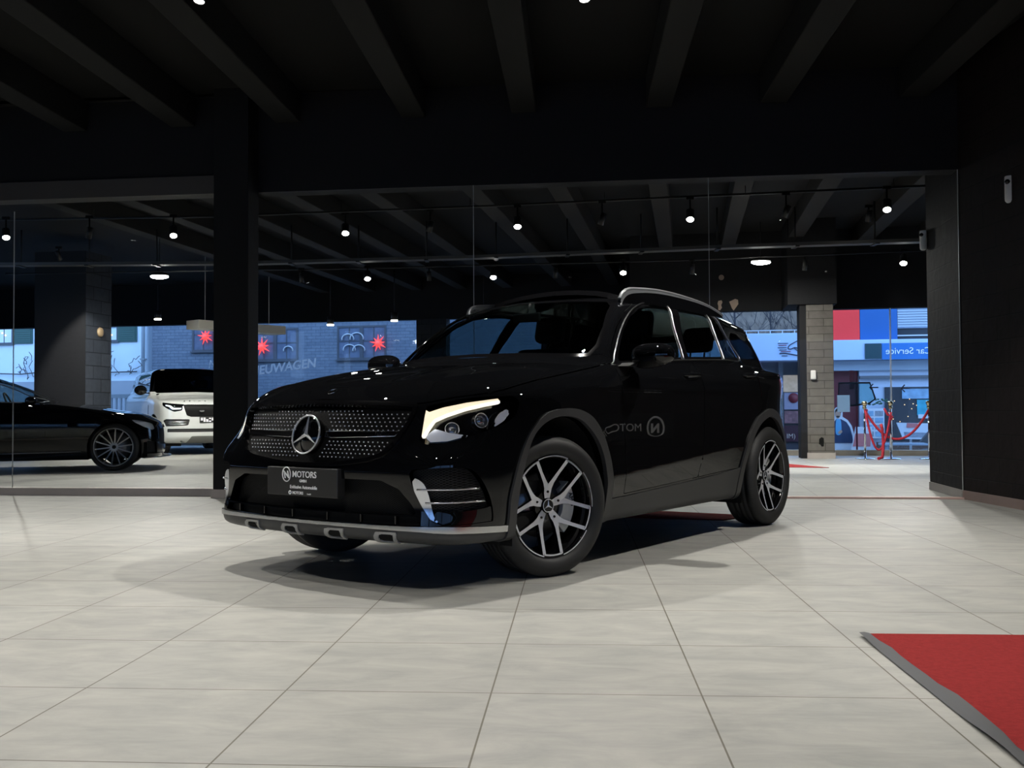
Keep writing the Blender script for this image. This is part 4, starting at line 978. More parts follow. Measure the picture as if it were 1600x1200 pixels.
    sensor('motion_detector',4.335,8.58,2.765,0,.235,'white rounded detector high on the right wall, at the picture edge')
    sensor('motion_detector',4.42,10.60,2.665,0,.215,'smaller white detector on the brick return, right end of the glass')
    # paint scars on the far header, right of the roof
    for (x,z),lab,pl in (((3.43,2.80),'narrow bare-plaster patch on the dark header above the car roof',[(-.03,.08),(.03,.09),(.045,.05),(.02,0),(.035,-.05),(.0,-.1),(-.035,-.09),(-.03,-.02),(-.045,.03)]),((3.68,2.81),'wedge-shaped bare-plaster patch on the dark header above the car roof',[(-.08,.05),(.03,.10),(.08,.08),(.085,.0),(.0,-.12),(-.03,-.08)]),((3.46,3.32),'round plaster spot high on the dark header',[(.05*math.cos(t),.05*math.sin(t)) for t in np.linspace(0,6.28,16,endpoint=False)])):
        m=MB(); m.prism([(x+.55*1+a_,z+.02+b_) for a_,b_ in pl],-.006,.0,'xz'); tag(m.build('plaster_patch','plaster',loc=(0,19.3,0),rz=BA),lab,'patch')
# ---------------------------------------------------------------- lighting gear
def track_light(loc,aim,on,lab,rod=.10,power=0,size=42,scale=1.0,blend=.35):
    e=empty('track_spotlight',loc); tag(e,lab,'spotlight')
    e['group']='lit track spotlights' if on else 'unlit track spotlights'
    v=(Vector(aim)-Vector(loc)).normalized(); q=v.to_track_quat('-Z','Y').to_matrix().to_4x4()
    st=MB(); st.cyl((0,0,rod+.04),(0,0,0),.012,8); st.box((-.05,-.018,rod+.02),(.05,.018,rod+.06)); st.build('stem','blackmatt',e)
    r=.038*scale; hd=MB(); hd.lathe([(0,.09),(r,.09),(r,-.075),(r*.86,-.075),(r*.86,-.068)],20,'z',M=q); hd.build('lamp_head','lampblack',e)
    ds=MB(); ds.lathe([(r*.86,-.068),(0,-.068)],20,'z',M=q); ds.build('lamp_disc','lamp_on' if on else 'lamp_off',e)
    if on and power:
        l=bpy.data.lights.new('beam','SPOT'); l.energy=power; l.spot_size=R(size); l.spot_blend=blend; l.shadow_soft_size=.028; l.color=(1,.965,.90)
        o=ob('beam_light',l,e,M=Matrix.Translation(v*.085)@q)
def build_lights():
    z=3.5
    # near row over the car (track runs parallel to the rear wall)
    def row(xs,y0,k,zt,ns): return xs
    specs=[((-6.6,6.75,z),(-5.8,6.6,0),1,300,112),((-4.25,6.55,z),(-4.1,6.2,0),1,300,112),((-1.93,6.13,z),(-2.2,5.2,0),1,350,108),((.46,6.14,z),(.9,5.2,0),1,350,108),((2.75,5.8,z),(2.7,6.2,0),1,330,112)]
    for i,(p,a,on,pw,sz) in enumerate(specs):
        track_light(p,a,True,'lit black track spotlight hanging over the showroom, out of frame above' if i in (0,1,4) else ('lit black spotlight at the top edge of the picture, left of centre' if i==2 else 'lit black spotlight at the top edge of the picture, above the black car'),power=pw,size=sz)
    t=MB(); t.box((-8,-.018,3.62),(4.6,.018,3.66)); 
    for x in np.arange(-7.5,4.5,1.9): t.cyl((x,0,3.66),(x,0,3.86),.008,6)
    tag(t.build('lighting_track','blackmatt',loc=(0,6.1,0),rz=WALLA*.9),'black lighting track over the car, above the picture','track')
    for i,(p,a,pw,sz) in enumerate([((-3.1,2.6,3.3),(-2.6,2.4,0),150,86),((-.8,2.35,3.3),(-.7,2.8,0),150,86),((1.4,2.1,3.3),(1.2,2.6,0),150,86),((3.6,1.8,3.3),(3.4,2.8,0),150,86),((-5.6,2.9,3.3),(-5.2,3.4,0),150,86)]):
        track_light(p,a,True,'lit track spotlight in front of the black car, outside the picture',power=pw,size=sz)
    # beyond the glass: reflected lamps built as real ones, first row
    lit=[(-7.39,14.45),(-4.91,14.36),(-2.39,14.24),(.09,13.8),(2.42,13.34),(4.86,12.76)]
    nm=['at the left edge','left of the black pillar','first right of the black pillar','above the windscreen','above the rear doors','near the right wall']
    for i,(x,y) in enumerate(lit):
        track_light((x,y,z-.02),(x*.8,y-2.6,.0),True,'lit upper-row spotlight mirrored beyond the glass, '+nm[i],power=[300,300,170,120,130,200][i],size=66,rod=.20,scale=1.5)
    off=[(-6.15,14.4,'leftmost, beside the lit one at the left edge'),(-3.72,14.3,'just right of the black pillar'),(-1.15,14.05,'between the first two lit ones right of the pillar'),(1.25,13.55,'above the car roof'),(3.65,13.1,'between the two rightmost lit ones')]
    for x,y,l in off: track_light((x,y,z-.02),(x-.5,y+.5,2),False,'unlit upper-row spotlight mirrored beyond the glass, '+l,rod=.20,scale=1.1)
    t=MB(); pts=[(-8.6,14.75,3.745),(-4.33,14.41,3.72),(-.53,13.92,3.74),(5.45,12.79,3.75)]
    t.tube(pts,.017,6); 
    for s_ in np.linspace(-8,5,8):
        yy=np.interp(s_,[-8.6,-4.33,-.53,5.45],[14.75,14.41,13.92,12.79]); t.cyl((s_,yy,3.74),(s_,yy,3.86),.006,6)
    tag(t.build('lighting_track','lampblack'),'thin black lighting track of the upper row mirrored beyond the glass','track')
    # second row
    z2=3.2
    for i,(x,y,l) in enumerate([(-2.49,17.1,'above the blue window wall'),(-.31,17.0,'above the car windscreen'),(1.87,16.52,'above the middle of the car roof'),(6.2,15.62,'rightmost, beside the detector')]):
        track_light((x,y,z2),(x*.8,y-2.4,0),True,'lit lower-row spotlight mirrored beyond the glass, '+l,power=[240,150,150,420][i],size=70,rod=.12,scale=1.6)
    for x,y,l in [(-3.65,17.2,'left of the lit ones'),(-1.42,17.05,'between the first two lit ones'),(.75,16.75,'left of the middle lit one'),(3.0,16.4,'over the rear of the car'),(4.75,16.0,'right of the bright flood light')]:
        track_light((x,y,z2-.02),(x,y+.4,2),False,'unlit lower-row spotlight mirrored beyond the glass, '+l,rod=.12)
    # cable tray with hangers
    tr=empty('cable_tray',(0,16.2,3.3)); tag(tr,'long dark cable tray hung from rods across the mirrored far hall','cable tray')
    path=[(-9.8,16.3),(-4.2,16.28),(-.6,15.8),(3.47,14.88),(6.2,14.42)]
    def yof(x): return np.interp(x,[p[0] for p in path],[p[1] for p in path])
    m=MB()
    for i in range(len(path)-1):
        (x0,y0),(x1,y1)=path[i],path[i+1]; a=math.atan2(y1-y0,x1-x0); L=math.hypot(x1-x0,y1-y0)
        Mt=Matrix.Translation((x0,y0-16.2,0))@Matrix.Rotation(a,4,'Z')
        m.box((0,-.10,-.012),(L,-.094,.035),Mt); m.box((0,.094,-.012),(L,.10,.035),Mt); m.box((0,-.10,-.012),(L,.10,-.008),Mt)
    m.build('tray','tray',tr)
    for x in np.arange(-9.2,6.2,1.12):
        h=MB(); h.cyl((x,yof(x)-16.2,.0),(x,yof(x)-16.2,.62 if int(x*10)%2 else .58),.013,8); h.box((x-.03,yof(x)-16.32,-.03),(x+.03,yof(x)-16.08,-.012)); h.build('hanger_rod','lampblack',tr)
    t=MB(); t.tube([(-9,17.6,3.34),(-2.5,17.15,3.34),(3,16.4,3.34),(6.6,15.5,3.34)],.014,6); tag(t.build('lighting_track','lampblack'),'thin black lighting track of the lower row mirrored beyond the glass','track')
    # pendant flood lights
    for (x,y,zz),lab,pw in (((-6.05,17.0,3.20),'bright oval pendant lamp mirrored beyond the left glass panel',130),((4.0,15.85,3.22),'bright oval pendant lamp mirrored beyond the glass above the car rear',130)):
        e=empty('pendant_lamp',(x,y,zz)); tag(e,lab,'lamp','oval pendant lamps')
        b=MB(); b.sphere((0,0,.03),.16,24,(1,.6,.28)); b.build('housing','lampblack',e); b=MB(); b.sphere((0,0,-.005),.155,24,(1,.6,.24)); b.build('diffuser','lamp_on',e); b=MB(); b.cyl((0,0,.05),(0,0,.65),.006,6); b.build('cord','lampblack',e)
        l=bpy.data.lights.new('glow','AREA'); l.energy=pw; l.size=.25; l.color=(1,.97,.92); ob('glow_light',l,e,M=Matrix.Translation((0,0,-.07)))
    # black can lights hanging in front of the far windows
    for x,y,zb,l in [(-8.15,22.8,2.99,'above the silver car'),(-4.1,22.4,2.80,'between the pillar and the car'),(-2.63,22.2,2.87,'right of the lit window star'),(-.62,22.0,2.9,'seen through the windscreen')]:
        e=empty('can_light',(x,y,zb)); tag(e,'small black can light hanging before the blue windows, '+l,'ceiling light','black can lights')
        b=MB(); b.cyl((0,0,.03),(0,0,.20),.075,20); b.build('housing','lampblack',e); b=MB(); b.cyl((0,0,.0),(0,0,.03),.078,20); b.build('diffuser','canglow',e); b=MB(); b.cyl((0,0,.2),(0,0,4.2-zb),.01,6); b.build('rod','lampblack',e)
    for (p,a,pw,sz,lb) in (((-4.6,17.2,3.5),(-6.2,19.8,.6),900,50,'added spotlight brightening the silver car, hidden behind the black pillar'),((-7.6,16.6,3.5),(-7.5,19.4,.5),500,60,'added lit spotlight over the space between the saloon and the silver car'),((5.0,13.8,3.55),(4.9,15.2,0),420,75,'added lit spotlight over the floor beyond the right glass panel')):  # extra spotlights, added to brighten the silver car and the far floor
        track_light(p,a,True,lb,power=pw,size=sz)
    # long cream unit below the header
    b=MB(); b.box((0,0,2.595),(2.25,.45,2.78),ch=.01); b.cyl((.3,.22,2.77),(.3,.22,4.18),.008,6); b.cyl((1.95,.22,2.77),(1.95,.22,4.18),.008,6); o=b.build('air_unit','cream',loc=(-6.48,20.5,0),rz=math.atan2(22.1-20.5,-5.2+6.48)); tag(o,'long cream air unit hanging below the header, partly behind the black pillar','air unit')
def build_carpet():
    # red entrance mat with rubber edge
    a=TILA; c,s=math.cos(a),math.sin(a)
    e=empty('red_carpet',(0,0,0),a); tag(e,'red entrance mat with wavy black rubber edge at the lower right','mat')
    u0=1.075; v1=3.91
    n=60; vs=np.linspace(-3.0,v1,n); rnd=random.Random(3)
    wob=.006*np.sin(vs*9)+.008*np.sin(vs*4.3+1)+.004*np.sin(vs*21)
    V=[];F=[]
    for v,w in zip(vs,wob): V+=[(u0+.045+w,v,.0105),(8.8,v,.0105),(u0+.045+w,v,.001),(8.8,v,.001)]
    for i in range(n-1): F+=[(4*i,4*i+1,4*i+5,4*i+4),(4*i,4*i+4,4*i+6,4*i+2)]
    F+=[(4*n-4,4*n-3,4*n-1,4*n-2)]
    me('pile','redcarpet',None) if False else me('carpet_pile',V,F,'redcarpet',e)
    V=[];F=[]
    for v,w in zip(vs,wob):
        l=.004+.010*max(0,math.sin(v*5.1+.6))**3
        V+=[(u0,v,.001+l),(u0+.02,v,.004+l*.9),(u0+.048+w,v,.0125)]
    for i in range(n-1):
        for k in (0,1): F.append((3*i+k,3*i+k+1,3*i+k+4,3*i+k+3))
    tag(me('rubber_edge',V,F,'rubber',e,smooth=True),'grey-black rubber border')
    # the strip of the same red carpet behind the car, and its reflection built beyond the glass
    b=MB(); b.prism([(.62,8.12),(1.65,7.78),(1.95,8.08),(1.0,8.62)],.001,.008); b=b.build('carpet_strip','redcarpet'); tag(b,'narrow strip of red carpet seen under the black car between its wheels','mat')
    b=MB(); b.prism([(3.2,14.9),(4.62,14.5),(4.3,15.5),(3.2,15.9)],.001,.008); b=b.build('carpet_strip','redcarpet'); tag(b,'reflected corner of red carpet beyond the glass, right of the rear wheel','mat')
def build_ropes():
    def post(x,y,lab):
        e=empty('barrier_post',(x,y,0)); tag(e,lab,'rope post','chrome rope posts')
        b=MB(); b.lathe([(0,.0),(.16,.0),(.16,.012),(.10,.025),(.03,.035),(0,.035)],32); b.build('base','chrome',e)
        b=MB(); b.cyl((0,0,.03),(0,0,.86),.019,16); b.build('pole','chrome',e)
        b=MB(); b.lathe([(0,.86),(.035,.86),(.035,.885),(.026,.90),(.042,.93),(.05,.96),(.042,.985),(0,.99)],20); b.build('finial','brasstop',e)
    P=[(6.02,16.95),(6.42,16.85),(7.02,16.72)]
    post(*P[0],'chrome rope post nearest the grey brick pier'); post(*P[1],'middle chrome rope post by the shop window'); post(*P[2],'chrome rope post against the right wall edge')
    def cat(a,b,sag,n=24): return [(a[0]+(b[0]-a[0])*t,a[1]+(b[1]-a[1])*t,a[2]+(b[2]-a[2])*t-sag*4*t*(1-t)) for t in np.linspace(0,1,n)]
    r=MB(); r.tube(cat((P[0][0],P[0][1],.84),(P[2][0],P[2][1],.84),.50),.021,10); r.sphere((P[0][0]+.03,P[0][1],.83),.028,10); tag(r.build('barrier_rope','redrope'),'long sagging red rope from the left post to the right edge','rope','red barrier ropes')
    r=MB(); r.tube(cat((P[0][0],P[0][1]-.03,.84),(P[1][0],P[1][1]-.03,.80),.66),.019,10); tag(r.build('barrier_rope','redrope'),'short deep-hanging red rope between the left and middle posts','rope','red barrier ropes')
    r=MB(); r.tube([(6.20,16.7,.60),(6.225,16.7,.52),(6.235,16.7,.3),(6.23,16.7,.12),(6.20,16.66,.04),(6.12,16.62,.025)],.024,10); tag(r.build('barrier_rope','redrope'),'loose red rope end hanging down to the floor','rope','red barrier ropes')
    r=MB(); r.tube([(6.30,16.80,.86),(6.36,16.82,.76),(6.44,16.8,.72),(6.40,16.8,.66)],.02,10); tag(r.build('barrier_rope','redrope'),'short knotted red rope on the middle post','rope','red barrier ropes')
# ================================================================ the two cars seen in the mirror, built beyond the glass
def mkbody(C):
    def f(x,y,z):
        y=np.abs(y)
        s=ip(z,C['side'])-C['tf']*sst(-.1,.9,x)-C['tr']*(1-sst(C['L']-.0,C['L']+1.0,x))
        side=y-s
        front=(x-(ip(z,C['XF'])-ip(y,C['G'])))*.8
        top=z-(ip(x,C['HOOD'])-C['crown']*(y/.9)**2)
        rear=(ip(z,C['XR'])+ip(y,C['GR'])-x)*.85
        low=smax(side,top,C.get('kt',.09)); low=smax(low,front,.05); low=smax(low,rear,.08); low=smax(low,C['zb']-z,.05)
        gs=(y-ip(z,C['YG'])+C['gt']*(1-sst(C['L'],C['L']+1.4,x)))*.9
        gw=(x-ip(z,C['WS'])+ip(y,C['WG']))*.62
        gt=z-(ip(x,C['ROOF'])-ip(y,C['RC']))
        gr=(ip(z,C['RW'])+ip(y,C['WG'])-x)*C.get('rs',.8)
        gh=smax(gs,gt,C.get('kr',.07)); gh=smax(gh,gw,.04); gh=smax(gh,gr,.05); gh=np.maximum(gh,C['gz']-z)
        return smin(low,gh,.04)
    return f
def spoke_wheel(parent,loc,rz,Ro,Ri,W,n,mat,first=None,hw=.014,twin=False):
    if first is not None:
        w=copytree(first,parent); w.location=loc; w.rotation_euler=(0,0,rz); return w
    w=tyre_mb(Ro,Ri,W,False).build('wheel','tyre',parent,loc,rz)
    b=MB(); h=W/2-.02
    b.lathe([(Ri+.001,h),(Ri-.006,h+.004),(Ri-.014,h-.004),(Ri-.022,h-.03),(Ri-.025,-h+.02),(Ri-.01,-h)],48,'y'); b.build('rim',mat,w)
    s=MB(); k=MB()
    for i in range(n):
        a=2*math.pi*(i+.5)/n+.1
        P2=lambda r,t:(r*math.cos(t),r*math.sin(t))
        spoke_strip(s,k,[P2(.05,a),P2(.12,a),P2(Ri-.012,a)],[hw*1.6,hw*1.15,hw*1.25],lambda r:.045+(h-.05)*min(r/Ri,1)**1.2,.03)
    s.cyl((0,0,0),(0,.055,0),.062,28)
    s.build('spoke_face',mat,w); k.build('spoke_body',mat,w)
    d=MB(); d.lathe([(.05,-.02),(Ri*.78,-.02),(Ri*.78,-.04)],40,'y'); d.build('brake_disc','steel',w)
    c=MB(); c.cyl((0,.05,0),(0,.060,0),.030,20); c.build('centre_cap','blackgloss',w)
    return w
class Shell:
    def __init__(s,f,car,P,T): s.f,s.car,s.P,s.T=f,car,P,T
    def take(s,g):
        a,b=cut(s.P,s.T,g(s.P)); s.P,s.T=b; return a
    def pair(s,a,name,mat,lab=None,parent=None,**k):
        r=[]
        for q in (1,-1):
            h,_=cut(a[0],a[1],-q*a[0][:,1])
            if len(h[1]): r.append(skin(name,s.f,h[0],h[1],mat,parent or s.car,**k))
        if lab:
            for o in r: tag(o,lab)
        return r
def arches(S,xs,r_in,zc,depth=.42,mat='paint',yo=.9):
    for xc in xs:
        S.take(lambda P:both(np.hypot(P[:,0]-xc,(P[:,2]-zc))-r_in,.5-np.abs(P[:,1])))
        S.take(lambda P:both(np.abs(P[:,0]-xc)-r_in,P[:,2]-zc,.5-np.abs(P[:,1])))
        m=MB()
        for s in (1,-1):
            pts=[(xc-r_in,.18)]+[(xc-r_in*math.cos(t),zc+r_in*math.sin(t)) for t in np.linspace(0,math.pi,20)]+[(xc+r_in,.18)]
            n=len(pts); V=[(x,s*yo,z) for x,z in pts]+[(x,s*(yo-depth),z) for x,z in pts]
            m.add(V,[(k,k+1,n+k+1,n+k) for k in range(n-1)]+[tuple(range(n,2*n))])
        m.build('wheel_housing','blackmatt',S.car)
def build_saloon():
    C=dict(side=[(.15,.84),(.3,.905),(.5,.925),(.68,.93),(.85,.905),(.95,.86),(1.02,.80)],tf=.05,tr=.06,L=-4.0,
      XF=[(.14,.52),(.2,.64),(.3,.675),(.5,.68),(.62,.67),(.72,.63),(.80,.50)],G=[(0,0),(.3,.02),(.5,.07),(.65,.15),(.75,.24),(.83,.36),(.88,.50),(.92,.75)],
      HOOD=[(.66,.72),(.5,.80),(.3,.86),(0,.905),(-.35,.965),(-.7,1.01),(-.95,1.03),(-2.8,1.05),(-3.4,1.03),(-4.1,.96)][::-1],crown=.05,
      XR=[(.15,-3.7),(.3,-4.0),(.6,-4.05),(.9,-4.02),(1.0,-3.98)],GR=[(0,0),(.4,.02),(.65,.08),(.8,.2),(.9,.45)],zb=.17,
      YG=[(.9,.84),(1.0,.80),(1.2,.70),(1.35,.62),(1.45,.54)],gt=.12,WS=[(.9,-.62),(1.02,-.84),(1.15,-1.10),(1.3,-1.45),(1.42,-1.80)],WG=[(0,0),(.3,.03),(.5,.09),(.65,.17),(.8,.32)],
      ROOF=[(-4.0,1.10),(-3.6,1.24),(-3.1,1.37),(-2.6,1.435),(-2.2,1.445),(-1.8,1.425),(-1.4,1.36)],RC=[(0,0),(.3,.01),(.5,.035),(.65,.08)],RW=[(.9,-4.1),(1.05,-3.75),(1.2,-3.45),(1.4,-3.0)],gz=.92,rs=.5)
    f=mkbody(C)
    A=R(17); cx,cy=-5.89,14.70; # contact of near front tyre
    ox=cx+.90*math.cos(A+math.pi/2); oy=cy+.90*math.sin(A+math.pi/2)
    car=empty('saloon_car',(ox,oy,0),A); tag(car,'low black saloon car with silver multi-spoke wheel, cut off by the left picture edge','car')
    P,Q=surface(f,(-4.2,-1.0,.1),(.9,1.0,1.55),.026); S=Shell(f,car,P,tris(Q))
    X=lambda P:P[:,0];Z=lambda P:P[:,2];Y=lambda P:np.abs(P[:,1])
    arches(S,(0,-2.95),.375,.355,mat='paint',yo=.88)
    U=lambda P:Y(P)-X(P)
    a=S.take(lambda P:both(polysd(U(P),Z(P),np.array([(.03,.62),(.06,.70),(.25,.745),(.42,.765),(.60,.775),(.56,.72),(.38,.655),(.15,.60)])),-.05-X(P)))
    for o in S.pair(a,'headlamp','clearlamp','clear slanted headlamp',off=-.02,wall=0): pass
    S.pair(a,'lamp_lens','lens',off=.001)
    a=S.take(lambda P:both(polysd(Y(P),Z(P),np.array([(-.1,.38),(.42,.38),(.52,.50),(.50,.62),(-.1,.64)])),.4-X(P)))
    skin('grille',f,a[0],a[1],'grillemesh',car,off=-.02,wall=0)
    a=S.take(lambda P:both(polysd(U(P),Z(P),np.array([(-.05,.24),(.02,.42),(.28,.44),(.36,.34),(.36,.25)])),.3-X(P)))
    S.pair(a,'side_vent','ventmesh',off=-.03,wall=0)
    wp=np.array([(0,1.03),(.70,1.0),(.735,1.04),(.62,1.25),(.50,1.385),(0,1.425)]); wp=np.array(list(wp)+[(-a_,b_) for a_,b_ in wp[::-1][1:-1]])
    a=S.take(lambda P:both(polysd(P[:,1],Z(P),wp),-1.95-X(P))); skin('windscreen',f,a[0],a[1],'carglass',car)
    dl=[(-1.02,1.02),(-1.2,1.12),(-1.45,1.235),(-1.75,1.335),(-2.1,1.375),(-2.6,1.365),(-3.05,1.30),(-3.45,1.15),(-3.5,1.06),(-2.5,1.045)]
    a=S.take(lambda P:both(polysd(X(P),Z(P),np.array(dl)),.4-Y(P)))
    S.pair(a,'side_window','carglass',off=-.003)
    for s in (1,-1):
        t=MB(); t.tube(onside(f,spline(dl,4),s,.003),.008,6,closed=True,up=(0,1,0)); t.build('window_trim','trimchrome',car)
    d1=np.array([(-.95,.30),(-.93,.7),(-.96,.98),(-1.0,1.03),(-1.45,1.26),(-1.8,1.37),(-2.15,1.41),(-2.15,.3)])
    g=S.take(lambda P:np.abs(both(polysd(X(P),Z(P),d1),.4-Y(P)))-.003); skin('door_gap',f,g[0],g[1],'blackmatt',car,off=-.008)
    for q in (1,-1):
        pp=onside(f,np.array([(-1.85+.0,.90),(-2.05,.905)]),q,.03); t=MB(); t.tube(pp,.014,8,up=(0,1,0)); t.build('door_handle','paint',car)
        m=MB(); m.sphere((-1.12,q*.96,1.045),.11,16,(.75,1.0,.55)); mo=m.build('door_mirror','paint',car); m=MB(); m.box((-1.10,min(q*.78,q*.9),.99),(-1.02,max(q*.78,q*.9),1.01)); m.build('mirror_arm','paint',mo)
        m=MB(); m.tube(onside(f,np.array([(-.45,.30),(-1.5,.285),(-2.5,.29)]),q,.012),.008,6,up=(0,1,0)); m.build('sill_strip','trimchrome',car)
    m=MB(); m.prism([(.30,.72),(.50,.83),(.56,.74),(.53,.58),(.66,.44),(.75,.10),(.76,-.1),(.75,-.10)][:6],.17,.19,'xy'); 
    m.tube([(.42,-.90,.19),(.62,-.66,.19),(.74,-.3,.19),(.765,0,.19),(.74,.3,.19),(.62,.66,.19),(.42,.90,.19)],.012,6); m.build('front_splitter','satin',car)
    skin('body_shell',f,S.P,S.T,'paint',car)
    W=spoke_wheel(car,(0,-.795,.355),R(180-9),.355,.285,.24,14,'alloygrey'); tag(W,'wheel with many thin silver spokes')
    for loc,rz in (((0,.795,.355),R(-9)),((-2.95,-.795,.355),R(180)),((-2.95,.795,.355),0)): spoke_wheel(car,loc,rz,0,0,0,0,'',W)
    m=MB(); m.box((-3.9,-.78,.20),(.45,.78,.42)); m.box((-3.5,-.7,.42),(-.6,.7,.5)); m.build('underbody','blackmatt',car)
    m=MB(); m.box((-1.25,-.7,.5),(-.75,.7,.99),ch=.03); m.build('dashboard','interior',car)
    for y in (.36,-.36):
        m=MB(); m.box((-2.25,y-.24,.4),(-1.75,y+.24,.6),ch=.05); m.box((-2.30,y-.24,.5),(-2.12,y+.24,1.08),ch=.05); m.box((-2.27,y-.13,1.10),(-2.16,y+.13,1.27),ch=.04); m.build('seat','beige',car)
    m=MB(); ring(m,.18,.014,32,8); m.build('steering_wheel','beige',car,M=Matrix.Translation((-1.50,-.36,1.0))@Matrix.Rotation(R(90),4,'Z')@Matrix.Rotation(R(-25),4,'X'))
def build_silver():
    C=dict(side=[(.2,.88),(.35,.95),(.6,.985),(.9,.995),(1.1,.985),(1.22,.95),(1.30,.90)],tf=.07,tr=.05,L=-4.0,
      XF=[(.2,.62),(.28,.76),(.38,.83),(.5,.845),(.7,.85),(.9,.845),(1.0,.82),(1.06,.76),(1.12,.62)],G=[(0,0),(.3,.015),(.5,.045),(.7,.11),(.8,.17),(.88,.26),(.94,.40),(.97,.6)],
      HOOD=[(.80,1.03),(.65,1.10),(.4,1.145),(0,1.18),(-.4,1.21),(-.7,1.25),(-1.2,1.28),(-3.5,1.31),(-4.1,1.28)][::-1],crown=.05,
      XR=[(.2,-3.9),(.4,-4.05),(.8,-4.08),(1.2,-4.05)],GR=[(0,0),(.5,.03),(.75,.1),(.9,.28),(.97,.6)],zb=.24,
      YG=[(1.15,.96),(1.28,.91),(1.5,.85),(1.7,.78),(1.85,.68)],gt=.08,WS=[(1.1,-.40),(1.25,-.56),(1.45,-.80),(1.65,-1.06),(1.82,-1.32)],WG=[(0,0),(.3,.02),(.5,.06),(.7,.13),(.85,.24)],
      ROOF=[(-4.1,1.70),(-3.6,1.79),(-3.0,1.83),(-2.3,1.845),(-1.7,1.84),(-1.3,1.82),(-1.0,1.77)],RC=[(0,0),(.4,.01),(.6,.03),(.75,.07)],RW=[(1.1,-4.05),(1.4,-3.95),(1.7,-3.75),(1.8,-3.68)],gz=1.12,kt=.11)
    f=mkbody(C); A=R(-59.7)
    car=empty('silver_sport_utility_vehicle',(-6.46,20.73,0),A); tag(car,'silver sport utility vehicle with black roof facing the glass, partly behind the black pillar','car')
    P,Q=surface(f,(-4.25,-1.06,.15),(.95,1.06,1.95),.028); S=Shell(f,car,P,tris(Q))
    X=lambda P:P[:,0];Z=lambda P:P[:,2];Y=lambda P:np.abs(P[:,1]); U=lambda P:Y(P)-X(P)
    arches(S,(0,-2.92),.43,.40,mat='paint',yo=.95)
    fr=lambda P:.3-X(P)
    def cutf(poly,name,mat,lab=None,u=False,off=-.02,wall=0,parent=None):
        pl=np.array(poly); a=S.take(lambda P:both(polysd(U(P) if u else Y(P),Z(P),pl),fr(P)))
        return S.pair(a,name,mat,lab,parent,off=off,wall=wall),a
    hl,a=cutf([(-.20,.90),(-.21,1.02),(.05,1.035),(.30,1.05),(.45,1.06),(.40,1.0),(.20,.93),(.0,.87)],'headlamp','blackgloss','slim headlamp with white light bar',u=True)
    b,_=cut(a[0],a[1],polysd(U(a[0]),Z(a[0]),np.array([(-.17,.92),(-.18,.95),(.02,.95),(.12,1.0),(.30,1.02),(.30,.99),(.16,.97),(.06,.915)])))
    S.pair(b,'light_bar','reflbright',off=-.005)
    S.pair(a,'lamp_lens','lens',off=.001)
    a=S.take(lambda P:both(polysd(P[:,1],Z(P),np.array([(-.56,.99),(-.50,.80),(-.42,.77),(.42,.77),(.50,.80),(.56,.99),(.54,1.01),(-.54,1.01)])),fr(P)))
    skin('grille',f,a[0],a[1],'grillecoarse',car,off=-.015,wall=.006)
    ov=MB(); ov.sphere((.865,-.22,.885),.05,20,(.12,1,.45)); ov.build('grille_badge','satin',car)
    cutf([(.47,.60),(.44,.72),(.86,.725),(.90,.70),(.86,.58)],'side_intake','ventdark','dark slatted side intake')
    for q in (1,-1):
        for z_ in (.62,.65,.68):
            pts=[(.80-.06*(t-.47)/.4-.08*((t-.47)/.4)**2,q*t,z_) for t in np.linspace(.50,.84,6)]; m=MB(); m.tube(pts,.007,6); m.build('intake_slat','satin',car)
    a=S.take(lambda P:both(np.abs(Z(P)-.50)-.035,Y(P)-.84,fr(P))); skin('lower_slot',f,a[0],a[1],'ventdark',car,off=-.02,wall=0)
    a=S.take(lambda P:both(polysd(Y(P),Z(P),np.array([(-.1,.2),(.52,.2),(.40,.385),(-.1,.385)])),fr(P))); skin('skid_plate',f,a[0],a[1],'satindark',car,off=.006,wall=-.01)
    wp=[(0,1.29),(.78,1.27),(.82,1.31),(.76,1.55),(.68,1.74),(0,1.80)]; wp=np.array(wp+[(-a_,b_) for a_,b_ in wp[::-1][1:-1]])
    a=S.take(lambda P:both(polysd(P[:,1],Z(P),wp),-1.4-X(P))); skin('windscreen',f,a[0],a[1],'winscreendark',car)
    dl=np.array([(-.88,1.31),(-1.05,1.50),(-1.25,1.70),(-1.5,1.735),(-3.5,1.70),(-3.75,1.60),(-3.85,1.34)])
    a=S.take(lambda P:both(polysd(X(P),Z(P),dl),.5-Y(P))); S.pair(a,'side_window','darkglass',off=-.003)
    a=S.take(lambda P:1.30-Z(P)+.0*X(P)); skin('black_roof',f,a[0],a[1],'paint',car)
    d1=np.array([(-.78,.40),(-.75,.9),(-.82,1.28),(-1.9,1.31),(-1.92,.4)])
    g=S.take(lambda P:np.abs(both(polysd(X(P),Z(P),d1),.5-Y(P)))-.004); skin('door_gap',f,g[0],g[1],'blackmatt',car,off=-.01)
    a=S.take(lambda P:both(polysd(X(P),Z(P),np.array([(-.62,.60),(-.55,1.02),(-.50,1.02),(-.56,.60)])),.5-Y(P))); S.pair(a,'fender_vent','blackgloss',off=.004,wall=-.004)
    a=S.take(lambda P:both(Z(P)-.42,.55-Y(P),X(P)+.43,-2.5-X(P))); S.pair(a,'side_sill','blackgloss',off=.01,wall=0)
    skin('body_shell',f,S.P,S.T,'silver',car)
    for q in (1,-1):
        m=MB(); m.sphere((-.80,q*1.10,1.33),.13,16,(.65,1.0,.80)); mo=m.build('door_mirror','paint',car); m=MB(); m.box((-.85,min(q*.92,q*1.02),1.26),(-.76,max(q*.92,q*1.02),1.28)); m.build('mirror_arm','paint',mo)
    p=MB(); p.box((.845,-.26,.655),(.862,.26,.765)); pl=p.build('number_plate','platedark',car)
    m=MB(); 
